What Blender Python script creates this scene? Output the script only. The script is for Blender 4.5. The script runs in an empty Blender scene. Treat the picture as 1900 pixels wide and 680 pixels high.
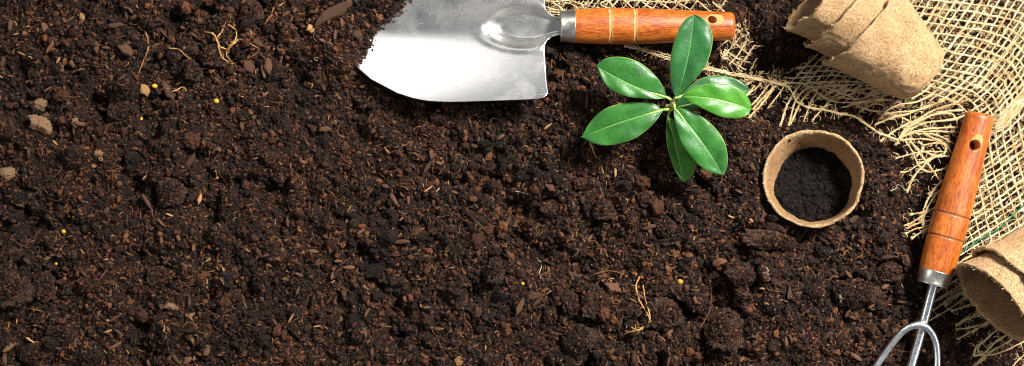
import bpy, math, random
import numpy as np
from mathutils import Vector, Matrix

SC = bpy.context.scene
COL = SC.collection
S = 0.00043            # metres per unit used in the numbers below
H = 2600.0             # camera height in the same units
rs = np.random.RandomState(7)
random.seed(7)
R = math.radians

def P(px, py, z=0.0):
    k = 1.0 - z / H
    return np.array([(px - 950.0) * k, (340.0 - py) * k, z], float)

# ------------------------------------------------------------------ noise
def _hash(i, j, k, seed):
    n = (i * 374761393 + j * 668265263 + k * 1274126177 + seed * 974634777) & 0xFFFFFFFF
    n = ((n ^ (n >> 13)) * 1274126177) & 0xFFFFFFFF
    n = n ^ (n >> 16)
    return (n & 0xFFFFFF).astype(np.float64) / float(0xFFFFFF)

def vnoise(p, seed=0):
    p = np.asarray(p, float)
    i = np.floor(p).astype(np.int64); f = p - i
    f = f * f * (3 - 2 * f)
    out = 0
    for a in (0, 1):
        for b in (0, 1):
            for c in (0, 1):
                w = (f[..., 0] if a else 1 - f[..., 0]) * (f[..., 1] if b else 1 - f[..., 1]) * (f[..., 2] if c else 1 - f[..., 2])
                out = out + w * _hash(i[..., 0] + a, i[..., 1] + b, i[..., 2] + c, seed)
    return out * 2 - 1

def fbm(p, octv=4, seed=0, gain=0.5):
    p = np.asarray(p, float); a = 1.0; s = 0; t = 0
    for o in range(octv):
        s = s + a * vnoise(p * (2.03 ** o) + 17.3 * o, seed + o * 31); t += a; a *= gain
    return s / t

def fbm2(x, y, scale, octv=4, seed=0, gain=0.5):
    x = np.asarray(x, float)
    return fbm(np.stack([x / scale, np.asarray(y, float) / scale, np.zeros_like(x)], -1), octv, seed, gain)

def sstep(a, b, x):
    t = np.clip((x - a) / (b - a), 0, 1); return t * t * (3 - 2 * t)

# ------------------------------------------------------------------ mesh building
def make_mesh(name, v, f, uv=None, smooth=True, mat=None):
    me = bpy.data.meshes.new(name)
    v = np.asarray(v, float) * S
    me.from_pydata(v.tolist(), [], [list(map(int, q)) for q in f])
    if uv is not None:
        uvl = me.uv_layers.new(name='UVMap')
        idx = np.empty(len(me.loops), dtype=np.int32); me.loops.foreach_get('vertex_index', idx)
        uvl.data.foreach_set('uv', np.asarray(uv, np.float32)[idx].ravel())
    if smooth:
        me.polygons.foreach_set('use_smooth', [True] * len(me.polygons))
    if mat: me.materials.append(mat)
    me.update()
    return me

def link(o, parent=None):
    COL.objects.link(o)
    if parent is not None: o.parent = parent
    return o

def obj(name, v, f, mat, parent=None, uv=None, smooth=True, origin=None):
    v = np.asarray(v, float)
    if origin is not None: v = v - np.asarray(origin, float)
    o = bpy.data.objects.new(name, make_mesh(name, v, f, uv, smooth, mat))
    if origin is not None: o.location = (np.asarray(origin, float) * S).tolist()
    return link(o, parent)

def tag(o, label=None, cat=None, group=None, kind=None):
    if label: o['label'] = label
    if cat: o['category'] = cat
    if group: o['group'] = group
    if kind: o['kind'] = kind
    return o

def empty(name, loc=(0, 0, 0), rot=(0, 0, 0)):
    o = bpy.data.objects.new(name, None)
    o.empty_display_size = 0.02
    o.location = (np.asarray(loc, float) * S).tolist(); o.rotation_euler = rot
    return link(o)

def grid_faces(n, m, wrap=False):
    F = []
    for i in range(n - 1):
        for j in range(m - 1 if not wrap else m):
            j2 = (j + 1) % m
            F.append((i * m + j, i * m + j2, (i + 1) * m + j2, (i + 1) * m + j))
    return F

def catmull(pts, n=6):
    p = np.asarray(pts, float)
    if len(p) < 3:
        t = np.linspace(0, 1, n * max(1, len(p) - 1) + 1)[:, None]
        return p[0] * (1 - t) + p[-1] * t
    q = np.vstack([2 * p[0] - p[1], p, 2 * p[-1] - p[-2]])
    out = []
    for i in range(1, len(q) - 2):
        t = np.linspace(0, 1, n, endpoint=False)[:, None]
        a, b, c, d = q[i - 1], q[i], q[i + 1], q[i + 2]
        out.append(0.5 * (2 * b + (c - a) * t + (2 * a - 5 * b + 4 * c - d) * t ** 2 + (3 * b - a - 3 * c + d) * t ** 3))
    out.append(p[-1:])
    return np.vstack(out)

_trs = np.random.RandomState(404)
class Tubes:
    def __init__(self): self.v = []; self.f = []; self.n = 0
    def add(self, pts, rad, sides=5, cap=True, rough=0.0):
        p = np.asarray(pts, float); n = len(p)
        rad = np.broadcast_to(np.asarray(rad, float), (n,))
        t = np.gradient(p, axis=0); t /= np.linalg.norm(t, axis=1, keepdims=True) + 1e-9
        up = np.array([0, 0, 1.0])
        if abs(t[:, 2]).max() > 0.9: up = np.array([0.31, 0.95, 0.05])
        a = np.cross(t, up); a /= np.linalg.norm(a, axis=1, keepdims=True) + 1e-9
        b = np.cross(a, t)
        ang = np.arange(sides) * 2 * math.pi / sides
        ring = p[:, None, :] + rad[:, None, None] * (np.cos(ang)[None, :, None] * a[:, None, :] + np.sin(ang)[None, :, None] * b[:, None, :])
        if rough:
            nz = _trs.normal(size=(n, sides)); nz = (nz + np.roll(nz, 1, 1)) * 0.7
            ring = p[:, None, :] + (ring - p[:, None, :]) * (1 + rough * nz)[:, :, None]
        self.v.append(ring.reshape(-1, 3))
        o = self.n
        for i in range(n - 1):
            for j in range(sides):
                j2 = (j + 1) % sides
                self.f.append((o + i * sides + j, o + i * sides + j2, o + (i + 1) * sides + j2, o + (i + 1) * sides + j))
        if cap:
            self.f.append(tuple(o + j for j in range(sides))[::-1])
            self.f.append(tuple(o + (n - 1) * sides + j for j in range(sides)))
        self.n += n * sides
    def build(self, name, mat, parent=None, origin=None, smooth=True):
        return obj(name, np.vstack(self.v), self.f, mat, parent, origin=origin, smooth=smooth)

# ------------------------------------------------------------------ materials
class NT:
    def __init__(self, name):
        self.m = bpy.data.materials.new(name); self.m.use_nodes = True
        self.t = self.m.node_tree; self.t.nodes.clear()
        self.out = self.t.nodes.new('ShaderNodeOutputMaterial')
        self.b = self.t.nodes.new('ShaderNodeBsdfPrincipled')
        self.t.links.new(self.b.outputs[0], self.out.inputs['Surface'])
    def n(self, typ, **kw):
        d = self.t.nodes.new(typ)
        for k, v in kw.items():
            if k in d.inputs.keys() if hasattr(d.inputs, 'keys') else False: d.inputs[k].default_value = v
            else: setattr(d, k, v)
        return d
    def l(self, a, b): self.t.links.new(a, b)
    def coord(self, which='Object', scale=None):
        c = self.t.nodes.new('ShaderNodeTexCoord').outputs[which]
        if scale is not None:
            mp = self.t.nodes.new('ShaderNodeMapping'); mp.inputs['Scale'].default_value = scale
            self.l(c, mp.inputs[0]); return mp.outputs[0]
        return c
    def noise(self, vec, scale, detail=4, rough=0.55, dist=0.0):
        d = self.t.nodes.new('ShaderNodeTexNoise')
        d.inputs['Scale'].default_value = scale; d.inputs['Detail'].default_value = detail
        d.inputs['Roughness'].default_value = rough; d.inputs['Distortion'].default_value = dist
        if vec is not None: self.l(vec, d.inputs['Vector'])
        return d.outputs['Fac']
    def voro(self, vec, scale, feature='F1'):
        d = self.t.nodes.new('ShaderNodeTexVoronoi'); d.feature = feature
        d.inputs['Scale'].default_value = scale
        if vec is not None: self.l(vec, d.inputs['Vector'])
        return d.outputs['Distance']
    def ramp(self, fac, stops, interp='LINEAR'):
        d = self.t.nodes.new('ShaderNodeValToRGB'); d.color_ramp.interpolation = interp
        e = d.color_ramp.elements
        while len(e) < len(stops): e.new(0.5)
        for i, (p, c) in enumerate(stops):
            e[i].position = p
            if not hasattr(c, '__len__'): c = (c, c, c)
            e[i].color = (*c, 1)
        self.l(fac, d.inputs[0]); return d.outputs[0]
    def mix(self, fac, a, b, blend='MIX'):
        d = self.t.nodes.new('ShaderNodeMix'); d.data_type = 'RGBA'; d.blend_type = blend
        for s, v in ((d.inputs[0], fac), (d.inputs[6], a), (d.inputs[7], b)):
            if isinstance(v, bpy.types.NodeSocket): self.l(v, s)
            elif hasattr(v, '__len__'): s.default_value = (*v, 1)
            else: s.default_value = v
        return d.outputs[2]
    def math(self, op, a, b=0.0, c=0.0, clamp=False):
        d = self.t.nodes.new('ShaderNodeMath'); d.operation = op; d.use_clamp = clamp
        for s, v in zip(d.inputs, (a, b, c)):
            if isinstance(v, bpy.types.NodeSocket): self.l(v, s)
            else: s.default_value = v
        return d.outputs[0]
    def bump(self, h, dist, strength=1.0, normal=None):
        d = self.t.nodes.new('ShaderNodeBump'); d.inputs['Distance'].default_value = dist
        d.inputs['Strength'].default_value = strength
        self.l(h, d.inputs['Height'])
        if normal is not None: self.l(normal, d.inputs['Normal'])
        return d.outputs[0]
    def set(self, **kw):
        names = dict(color='Base Color', rough='Roughness', metal='Metallic', spec='Specular IOR Level', normal='Normal',
                     coat='Coat Weight', coatr='Coat Roughness', sheen='Sheen Weight', aniso='Anisotropic')
        for k, v in kw.items():
            s = self.b.inputs[names[k]]
            if isinstance(v, bpy.types.NodeSocket): self.l(v, s)
            elif hasattr(v, '__len__'): s.default_value = (*v, 1)
            else: s.default_value = v
        return self.m

def rnd(nt): return nt.n('ShaderNodeObjectInfo').outputs['Random']

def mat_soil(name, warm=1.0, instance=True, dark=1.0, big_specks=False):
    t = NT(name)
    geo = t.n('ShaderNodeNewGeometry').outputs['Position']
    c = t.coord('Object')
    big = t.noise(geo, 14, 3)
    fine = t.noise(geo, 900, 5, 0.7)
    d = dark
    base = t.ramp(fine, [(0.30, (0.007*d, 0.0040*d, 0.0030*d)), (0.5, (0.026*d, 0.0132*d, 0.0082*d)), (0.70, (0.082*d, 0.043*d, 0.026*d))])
    if instance:
        r = rnd(t)
        tint = t.ramp(r, [(0.0, (0.34, 0.30, 0.29)), (0.40, (0.74, 0.66, 0.62)), (0.62, (1.3, 1.0, 0.82)), (0.78, (2.2, 1.70, 1.32)), (0.91, (4.0, 2.95, 2.1)), (1.0, (7.4, 5.6, 3.7))])
        base = t.mix(1.0, base, tint, 'MULTIPLY')
    tint2 = t.ramp(big, [(0.35, (0.55, 0.54, 0.56)), (0.65, (1.15, 1.05, 0.98))])
    base = t.mix(1.0, base, tint2, 'MULTIPLY')
    sp = t.voro(geo, 1500)
    speck = t.math('LESS_THAN', sp, 0.2)
    sel = t.math('GREATER_THAN', t.noise(geo, 700, 1), 0.60)
    base = t.mix(t.math('MULTIPLY', speck, sel), base, (0.52, 0.45, 0.38))
    if big_specks:
        s2 = t.math('MULTIPLY', t.math('LESS_THAN', t.voro(geo, 620), 0.16), t.math('GREATER_THAN', t.noise(geo, 400, 1), 0.5))
        base = t.mix(s2, base, (0.42, 0.34, 0.27))
    bn = t.bump(t.noise(geo, 1100, 5, 0.8), 0.0022, 1.0)
    return t.set(color=base, rough=t.ramp(fine, [(0.3, 0.45), (0.7, 0.8)]), spec=0.22, normal=bn)

def mat_chip(name, cols, rough=0.7, scale=(1, 1, 1), instance=True):
    t = NT(name); c = t.coord('Object', (1, 5, 5))
    n = t.noise(c, 420, 4, 0.65, 0.3)
    base = t.ramp(n, [(0.3, cols[0]), (0.55, cols[1]), (0.78, cols[2])])
    if instance:
        base = t.mix(1.0, base, t.ramp(rnd(t), [(0, (0.45, 0.42, 0.40)), (0.5, (0.9, 0.85, 0.8)), (1, (1.5, 1.4, 1.3))]), 'MULTIPLY')
    return t.set(color=base, rough=rough, spec=0.35, normal=t.bump(n, 0.0008, 0.8))

def mat_fibre(name, a, b, scale=300):
    t = NT(name); g = t.n('ShaderNodeNewGeometry').outputs['Position']
    n = t.noise(g, scale, 3)
    return t.set(color=t.ramp(n, [(0.35, a), (0.65, b)]), rough=0.75, spec=0.25)

def mat_yarn(nm='jute_yarn', k=(1, 1, 1)):
    t = NT(nm); g = t.n('ShaderNodeNewGeometry').outputs['Position']
    n1 = t.noise(g, 2600, 3, 0.7); n2 = t.noise(g, 90, 3)
    c = t.ramp(n1, [(0.27, (0.24, 0.125, 0.04)), (0.45, (0.62, 0.465, 0.255)), (0.70, (0.88, 0.755, 0.52))])
    c = t.mix(1.0, c, t.ramp(n2, [(0.36, (0.68, 0.56, 0.42)), (0.5, (0.92, 0.88, 0.82)), (0.64, (1.06, 1.05, 1.04))]), 'MULTIPLY')
    c = t.mix(1.0, c, k, 'MULTIPLY')
    return t.set(color=c, rough=0.8, spec=0.2, normal=t.bump(n1, 0.0006, 1.0), sheen=0.15)

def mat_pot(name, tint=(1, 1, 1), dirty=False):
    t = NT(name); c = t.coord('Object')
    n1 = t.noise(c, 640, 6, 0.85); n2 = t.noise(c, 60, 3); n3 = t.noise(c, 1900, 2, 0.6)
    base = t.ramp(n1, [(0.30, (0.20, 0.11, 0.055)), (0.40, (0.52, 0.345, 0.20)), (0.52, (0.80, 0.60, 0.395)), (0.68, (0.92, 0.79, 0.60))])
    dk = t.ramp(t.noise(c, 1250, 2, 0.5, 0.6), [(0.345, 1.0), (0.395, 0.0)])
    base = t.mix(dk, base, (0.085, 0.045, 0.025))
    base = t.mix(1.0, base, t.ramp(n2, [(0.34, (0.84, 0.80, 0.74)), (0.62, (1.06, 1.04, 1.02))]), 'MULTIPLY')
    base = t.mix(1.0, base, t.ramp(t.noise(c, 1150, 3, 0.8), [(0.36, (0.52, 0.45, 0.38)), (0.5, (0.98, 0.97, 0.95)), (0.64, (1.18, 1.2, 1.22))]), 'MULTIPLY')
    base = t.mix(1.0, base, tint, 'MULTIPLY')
    if dirty:      # soil crumbs stuck to the wall
        dm = t.math('MULTIPLY', t.ramp(t.noise(c, 900, 3, 0.7), [(0.54, 0.0), (0.60, 1.0)]), t.ramp(t.noise(c, 45, 3), [(0.42, 0.05), (0.62, 1.0)]))
        base = t.mix(dm, base, (0.05, 0.026, 0.016))
    h = t.math('ADD', n1, t.math('MULTIPLY', n3, 0.7))
    return t.set(color=base, rough=0.92, spec=0.12, normal=t.bump(h, 0.0026, 1.0))

def mat_handle(name, pale_grooves, grooves, hole):
    """local x runs along the handle, in metres from the ferrule joint"""
    t = NT(name); oc = t.coord('Object')
    sep = t.n('ShaderNodeSeparateXYZ'); t.l(oc, sep.inputs[0])
    x, y, z = sep.outputs
    mp = t.n('ShaderNodeMapping'); mp.inputs['Scale'].default_value = (0.22, 1, 1); t.l(oc, mp.inputs[0])
    g1 = t.noise(mp.outputs[0], 900, 5, 0.7, 0.4); g2 = t.noise(mp.outputs[0], 110, 4, 0.6, 0.8); g3 = t.noise(oc, 55, 3)
    base = t.ramp(g1, [(0.27, (0.14, 0.026, 0.005)), (0.48, (0.40, 0.100, 0.012)), (0.75, (0.62, 0.205, 0.028))])
    base = t.mix(1.0, base, t.ramp(g2, [(0.32, (0.50, 0.36, 0.26)), (0.5, (0.92, 0.88, 0.84)), (0.7, (1.15, 1.2, 1.2))]), 'MULTIPLY')
    base = t.mix(1.0, base, t.ramp(g3, [(0.3, (0.9, 0.72, 0.5)), (0.7, (1.08, 1.15, 1.2))]), 'MULTIPLY')
    gm = None
    for gx in grooves:
        d = t.math('ABSOLUTE', t.math('SUBTRACT', x, gx * S))
        w = t.math('MULTIPLY_ADD', t.noise(oc, 210, 4, 0.7), 13 * S, -3.2 * S) if pale_grooves else None
        mk = t.math('LESS_THAN', d, w if pale_grooves else 2.1 * S)
        gm = mk if gm is None else t.math('MAXIMUM', gm, mk)
    base = t.mix(t.math('MULTIPLY', gm, 0.85 if pale_grooves else 0.7), base, (0.50, 0.27, 0.095) if pale_grooves else (0.13, 0.045, 0.014))
    # scattered nicks where the varnish is gone
    if pale_grooves:
        nk = t.ramp(t.noise(mp.outputs[0], 600, 3, 0.8, 1.5), [(0.69, 0.0), (0.73, 1.0)])
        base = t.mix(t.math('MULTIPLY', nk, 0.6), base, (0.66, 0.46, 0.24))
    dm_ = t.math('MULTIPLY', t.ramp(t.noise(mp.outputs[0], 260, 5, 0.8, 1.0), [(0.56, 0.0), (0.66, 1.0)]), t.ramp(t.noise(oc, 70, 3), [(0.45, 0.0), (0.6, 0.7)]))
    base = t.mix(dm_, base, (0.10, 0.030, 0.010))
    # bare wood round the hanging hole
    hx = t.math('MULTIPLY', t.math('SUBTRACT', x, (hole[0] + 5.0) * S), 0.62); hy = t.math('SUBTRACT', y, hole[1] * S)
    r2 = t.math('SQRT', t.math('ADD', t.math('MULTIPLY', hx, hx), t.math('MULTIPLY', hy, hy)))
    r2 = t.math('ADD', r2, t.math('MULTIPLY', t.noise(oc, 700, 2), 6 * S))
    bm = t.math('MULTIPLY', t.math('LESS_THAN', r2, 13.2 * S), t.math('GREATER_THAN', z, -5 * S))
    base = t.mix(t.math('MULTIPLY', bm, 0.75), base, (0.56, 0.27, 0.08))
    rough = t.ramp(g1, [(0.3, 0.32), (0.7, 0.52)])
    rough = t.mix(t.math('MAXIMUM', gm, bm), rough, (0.8, 0.8, 0.8))
    return t.set(color=base, rough=rough, spec=0.5, normal=t.bump(g1, 0.0004, 0.5), coat=0.12, coatr=0.2)

def mat_metal(name, col, rough, brushed=False, dusty=False):
    t = NT(name); oc = t.coord('Object')
    if brushed:
        mp = t.n('ShaderNodeMapping'); mp.inputs['Scale'].default_value = (0.05, 1, 1); t.l(oc, mp.inputs[0])
        n = t.math('MULTIPLY_ADD', t.math('SUBTRACT', t.noise(mp.outputs[0], 1500, 3, 0.6), 0.5), 0.35, 0.5)
    else: n = t.noise(oc, 400, 3)
    c = t.ramp(n, [(0.3, tuple(x * 0.92 for x in col)), (0.7, col)])
    r = t.ramp(n, [(0.3, rough * 0.85), (0.7, rough * 1.15)])
    m = 1.0
    if dusty:
        d1 = t.noise(oc, 1500, 3, 0.8); d2 = t.noise(oc, 28, 4)
        sy = t.n('ShaderNodeSeparateXYZ'); t.l(oc, sy.inputs[0])
        up_ = t.ramp(t.math('MULTIPLY_ADD', sy.outputs[1], 14.0, 0.42), [(0.40, 0.25), (0.62, 1.0)])
        dd = t.math('MULTIPLY', t.math('MULTIPLY', t.ramp(d1, [(0.42, 0.0), (0.66, 1.0)]), t.ramp(d2, [(0.36, 0.1), (0.62, 0.7)])), up_)
        sep = t.n('ShaderNodeSeparateXYZ'); t.l(oc, sep.inputs[0])
        c = t.mix(dd, c, (0.20, 0.155, 0.11)); m = t.math('SUBTRACT', 1.0, dd)
        sp = t.ramp(t.voro(oc, 900), [(0.09, 1.0), (0.12, 0.0)])
        c = t.mix(t.math('MULTIPLY', sp, t.math('GREATER_THAN', t.noise(oc, 300, 1), 0.58)), c, (0.10, 0.05, 0.025))
    sc = t.n('ShaderNodeMapping'); sc.inputs['Scale'].default_value = (0.10, 1, 1); sc.inputs['Rotation'].default_value = (0, 0, 0.35); t.l(oc, sc.inputs[0])
    scr = t.ramp(t.noise(sc.outputs[0], 1100, 2, 0.5, 0.4), [(0.68, 0.0), (0.72, 1.0)])
    sm = t.ramp(t.noise(oc, 60, 4, 0.6), [(0.45, 0.0), (0.7, 1.0)])
    r = t.mix(t.math('MULTIPLY', scr, 0.6), r, (0.6, 0.6, 0.6)); r = t.mix(t.math('MULTIPLY', sm, 0.35), r, (0.5, 0.5, 0.5))
    c = t.mix(t.math('MULTIPLY', scr, 0.35), c, (0.35, 0.33, 0.30))
    return t.set(color=c, rough=r, metal=m, normal=t.bump(n, 0.00006, 0.5))

def mat_leaf(name, dark, lite, vein):
    t = NT(name)
    uv = t.n('ShaderNodeTexCoord').outputs['UV']
    sep = t.n('ShaderNodeSeparateXYZ'); t.l(uv, sep.inputs[0])
    al, ac = sep.outputs[0], sep.outputs[1]          # along 0..1, across 0..1 with midrib at .5
    s = t.math('ABSOLUTE', t.math('SUBTRACT', ac, 0.5))
    g = t.n('ShaderNodeNewGeometry').outputs['Position']
    n = t.noise(g, 75, 3, 0.6); nf = t.noise(g, 900, 4, 0.7)
    base = t.ramp(n, [(0.3, dark), (0.7, lite)])
    base = t.mix(1.0, base, t.ramp(nf, [(0.3, (0.82, 0.85, 0.8)), (0.7, (1.12, 1.1, 1.1))]), 'MULTIPLY')
    ph = t.math('SUBTRACT', t.math('MULTIPLY', al, 15.0), t.math('MULTIPLY', s, 9.0))
    ph = t.math('ADD', ph, t.math('MULTIPLY', t.noise(uv, 9, 3), 2.4))
    side = t.math('POWER', t.math('ABSOLUTE', t.math('SINE', t.math('MULTIPLY', ph, 3.14159))), 14.0)
    side = t.math('SUBTRACT', 1.0, t.math('POWER', t.math('ABSOLUTE', t.math('SINE', t.math('MULTIPLY', ph, 3.14159))), 0.22), clamp=True)
    base = t.mix(t.math('MULTIPLY', side, 0.20), base, vein)
    mw = t.math('MULTIPLY_ADD', al, -0.010, 0.021)
    mid = t.math('LESS_THAN', s, mw)
    base = t.mix(t.math('MULTIPLY', mid, 0.85), base, vein)
    edge = t.ramp(s, [(0.478, 0.0), (0.492, 1.0)])
    base = t.mix(t.math('MULTIPLY', edge, 0.8), base, (0.26, 0.42, 0.09))  # yellow-green margin, with rim light painted into the colour
    midh = t.ramp(s, [(0.0, 0.0), (0.05, 1.0)])
    h = t.math('ADD', t.math('MULTIPLY', midh, 1.0), t.math('MULTIPLY', side, -0.10))
    bl = t.math('MULTIPLY', t.math('LESS_THAN', t.voro(g, 260), 0.10), t.math('GREATER_THAN', t.noise(g, 90, 1), 0.54))
    base = t.mix(t.math('MULTIPLY', bl, 0.5), base, (0.16, 0.14, 0.05))
    bn = t.bump(h, 0.0006, 0.6); bn = t.bump(t.noise(g, 160, 3), 0.0009, 0.6, bn)
    t.b.inputs['Transmission Weight'].default_value = 0
    t.set(color=base, rough=t.ramp(nf, [(0.3, 0.34), (0.7, 0.48)]), spec=0.45, normal=bn, coat=0.08, coatr=0.2)
    tr = t.n('ShaderNodeBsdfTranslucent'); t.l(base, tr.inputs[0])
    mx = t.n('ShaderNodeMixShader'); mx.inputs[0].default_value = 0.18
    t.l(t.b.outputs[0], mx.inputs[1]); t.l(tr.outputs[0], mx.inputs[2]); t.l(mx.outputs[0], t.out.inputs['Surface'])
    return t.m

def mat_plain(name, col, rough=0.6, spec=0.4, nscale=300, var=0.25):
    t = NT(name); n = t.noise(t.coord('Object'), nscale, 4, 0.7)
    return t.set(color=t.ramp(n, [(0.3, tuple(c * (1 - var) for c in col)), (0.7, tuple(min(1, c * (1 + var)) for c in col))]), rough=rough, spec=spec, normal=t.bump(n, 0.0006, 0.6))

M_soil = mat_soil('soil_ground', instance=False, dark=0.75)
M_crumb = mat_soil('soil_crumb')
M_clod = mat_soil('soil_clod', instance=False, dark=1.75, big_specks=True)
M_clodred = mat_chip('peat_block', [(0.05, 0.02, 0.01), (0.15, 0.062, 0.033), (0.26, 0.125, 0.07)], instance=False)
M_tan = mat_chip('tan_stone', [(0.08, 0.04, 0.02), (0.22, 0.125, 0.062), (0.38, 0.25, 0.135)], instance=False)
M_bark = mat_chip('bark', [(0.022, 0.011, 0.007), (0.11, 0.05, 0.024), (0.22, 0.11, 0.05)])
M_wood = mat_chip('raw_wood', [(0.12, 0.055, 0.018), (0.34, 0.19, 0.075), (0.5, 0.33, 0.15)])
M_root = mat_fibre('root', (0.09, 0.035, 0.014), (0.32, 0.145, 0.055), 120)
M_rootpale = mat_fibre('root_pale', (0.30, 0.145, 0.045), (0.58, 0.34, 0.12), 120)
M_white = mat_fibre('root_white', (0.26, 0.22, 0.17), (0.46, 0.41, 0.33), 120)
M_yarn = mat_yarn(); M_yarnb = mat_yarn('jute_yarn_end', (0.88, 0.80, 0.68))
M_fuzz = mat_fibre('jute_fuzz', (0.46, 0.32, 0.14), (0.78, 0.62, 0.36), 200)
M_green = mat_fibre('green_yarn', (0.008, 0.09, 0.05), (0.02, 0.17, 0.09), 900)
M_pot = mat_pot('peat_pot_fibre', (1.02, 0.91, 0.76)); M_potin = mat_pot('peat_pot_inside', (0.80, 0.66, 0.53), True)  # inside tint darker so the mouths read: shade put into the colour

# ------------------------------------------------------------------ ground height field
GX0, GX1, GY0, GY1, ST = -1190, 1190, -560, 560, 3.2
gx = np.arange(GX0, GX1 + ST, ST); gy = np.arange(GY0, GY1 + ST, ST)
X, Y = np.meshgrid(gx, gy)       # rows = y
Hh = 18 * fbm2(X, Y, 150, 3, 1) + 17 * fbm2(X, Y, 48, 3, 5) + 8 * fbm2(X, Y, 15, 3, 9)
rg = fbm2(X, Y, 70, 3, 77)
Hh -= 24 * sstep(0.20, 0.50, rg)             # pits

lumps = []
LR = np.random.RandomState(21)
for k in range(3000):
    r = 5 + 19 * LR.rand() ** 3.6
    lumps.append((LR.uniform(GX0, GX1), LR.uniform(GY0, GY1), r, r * LR.uniform(0.6, 1.0), LR.uniform(0, math.pi), r * LR.uniform(0.55, 1.0)))
def splat(cx, cy, ra, rb, rot, hz, sharp=0.5):
    R_ = max(ra, rb) * 1.15
    i0 = max(0, int((cx - R_ - GX0) / ST)); i1 = min(len(gx), int((cx + R_ - GX0) / ST) + 2)
    j0 = max(0, int((cy - R_ - GY0) / ST)); j1 = min(len(gy), int((cy + R_ - GY0) / ST) + 2)
    if i1 <= i0 or j1 <= j0: return
    x = X[j0:j1, i0:i1] - cx; y = Y[j0:j1, i0:i1] - cy
    c, s = math.cos(rot), math.sin(rot)
    d = ((x * c + y * s) / ra) ** 2 + ((-x * s + y * c) / rb) ** 2
    ic = min(max(int((cx - GX0) / ST), 0), len(gx) - 1); jc = min(max(int((cy - GY0) / ST), 0), len(gy) - 1)
    b0 = H0[jc, ic]
    top = b0 + hz * np.clip(1 - d, 0, 1) ** sharp - 2
    sub = Hh[j0:j1, i0:i1]
    np.copyto(sub, np.where(d < 1, np.maximum(sub, top), sub))
H0 = Hh.copy()
for L in lumps: splat(*L)
Hh += 2.2 * fbm2(X, Y, 7, 2, 33)

def seg_dist(px, py, ax, ay, bx, by):
    dx, dy = bx - ax, by - ay
    t = np.clip(((px - ax) * dx + (py - ay) * dy) / (dx * dx + dy * dy + 1e-9), 0, 1)
    return np.hypot(px - ax - t * dx, py - ay - t * dy), t
def inpoly(px, py, poly):
    inside = np.zeros(px.shape, bool); n = len(poly)
    for i in range(n):
        x1, y1 = poly[i]; x2, y2 = poly[(i + 1) % n]
        if y1 == y2: continue
        c = ((y1 > py) != (y2 > py)) & (px < (x2 - x1) * (py - y1) / (y2 - y1) + x1)
        inside ^= c
    return inside
def poly_sd(px, py, poly):
    d = np.full(px.shape, 1e9)
    for i in range(len(poly)):
        a = poly[i]; b = poly[(i + 1) % len(poly)]
        d = np.minimum(d, seg_dist(px, py, a[0], a[1], b[0], b[1])[0])
    return np.where(inpoly(px, py, poly), -d, d)
def W(pts): return [((x - 950.0), (340.0 - y)) for x, y in pts]

def lower(mask01, target):
    """blend the ground towards at most target where mask is 1"""
    global Hh
    Hh = np.where(mask01 > 0, Hh * (1 - mask01) + np.minimum(Hh * 0.35, 0) * 0 * mask01 + mask01 * (target + Hh * 0.25), Hh)

# burlap bed
bed = W([(985, -200), (985, 25), (1060, 60), (1150, 80), (1250, 110), (1310, 135), (1380, 225), (1440, 235), (1540, 235), (1650, 275), (1680, 370), (1670, 440), (1735, 560), (1790, 690), (1830, 900), (2200, 900), (2200, -200), (1600, -200), (1480, 100), (1425, 120), (1400, 40), (1345, -200)])
bsd = poly_sd(X, Y, bed)
lower(sstep(18, -14, bsd), -20)
# trowel handle and fork handle rest in shallow grooves
d, _ = seg_dist(X, Y, 70, 291, 415, 291); lower(sstep(44, 26, d), -9)
d, _ = seg_dist(X, Y, 1822 - 950, 340 - 213, 1700 - 950, 340 - 620); lower(sstep(50, 26, d), -10)
d, _ = seg_dist(X, Y, 1707 - 950, 340 - 603, 1650 - 950, 340 - 780); lower(sstep(60, 26, d), -12)
# blade
TAX = 49.0
def blade_xl(a): return np.interp(a, [0, 30, 50, 77, 98, 124, 134, 139, 141], [612, 622, 637, 664, 688, 737, 768, 795, 834])
def blade_xr(a): return np.interp(a, [0, 15.2, 15.8, 17, 20, 26, 35, 50, 100, 124, 129, 133, 135.5, 138.5, 141], [1046, 1046, 1041, 1033, 1024, 1016, 1011.5, 1011, 1014, 1017, 1014, 1008, 995, 915, 834])
def blade_z(px, off):
    """height of the blade: px = photo x, off = distance from the axis (positive to the bottom of the photo)"""
    a = np.abs(off)
    u = np.clip((1040 - px) / 400, 0, 1.2)
    wing = 27 * (np.sqrt((off / 100.0) ** 2 + 0.06) - 0.245) + 10 * (a / 140.0) ** 3
    wing = wing * (1 - sstep(1002, 1036, px) * sstep(60, 36, a))
    zl = 33 - 26 * u - 8 * u * u
    q = ((px - 972) / 72.0)
    hw = 37 - 21 * sstep(985, 1042, px)
    ell = np.where(px < 972, q * q, 0) + (off / hw) ** 2
    dep = -13 * sstep(1.2, 0.28, ell)
    lip = 1.5 * np.exp(-((np.sqrt(ell) - 1.2) / 0.16) ** 2) * sstep(1020, 1000, px)
    return zl + wing + dep + lip
PX, PY = X + 950, 340 - Y
bm = (np.abs(PY - TAX) < 146) & (PX > 600) & (PX < 1050)
soil_edge = [(772, -22), (752, 6), (738, 26), (714, 46), (697, 60), (689, 78), (683, 96), (675, 110), (664, 127)]
se = W([(772, -600)] + soil_edge + [(640, 140), (560, 170), (200, 200), (200, -600)])
sd = poly_sd(X, Y, se) + 5 * fbm2(X, Y, 16, 3, 91)
blz = blade_z(PX, PY - TAX)
outline = W([(blade_xl(abs(o)), TAX + o) for o in np.linspace(-141, 141, 61)] + [(blade_xr(abs(o)), TAX + o) for o in np.linspace(141, -141, 61)])
osd = poly_sd(X, Y, outline)
under = sstep(16, 0, osd)
Hh = np.where(under > 0, Hh * (1 - under) + under * np.minimum(blz - 26, Hh), Hh)
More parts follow.
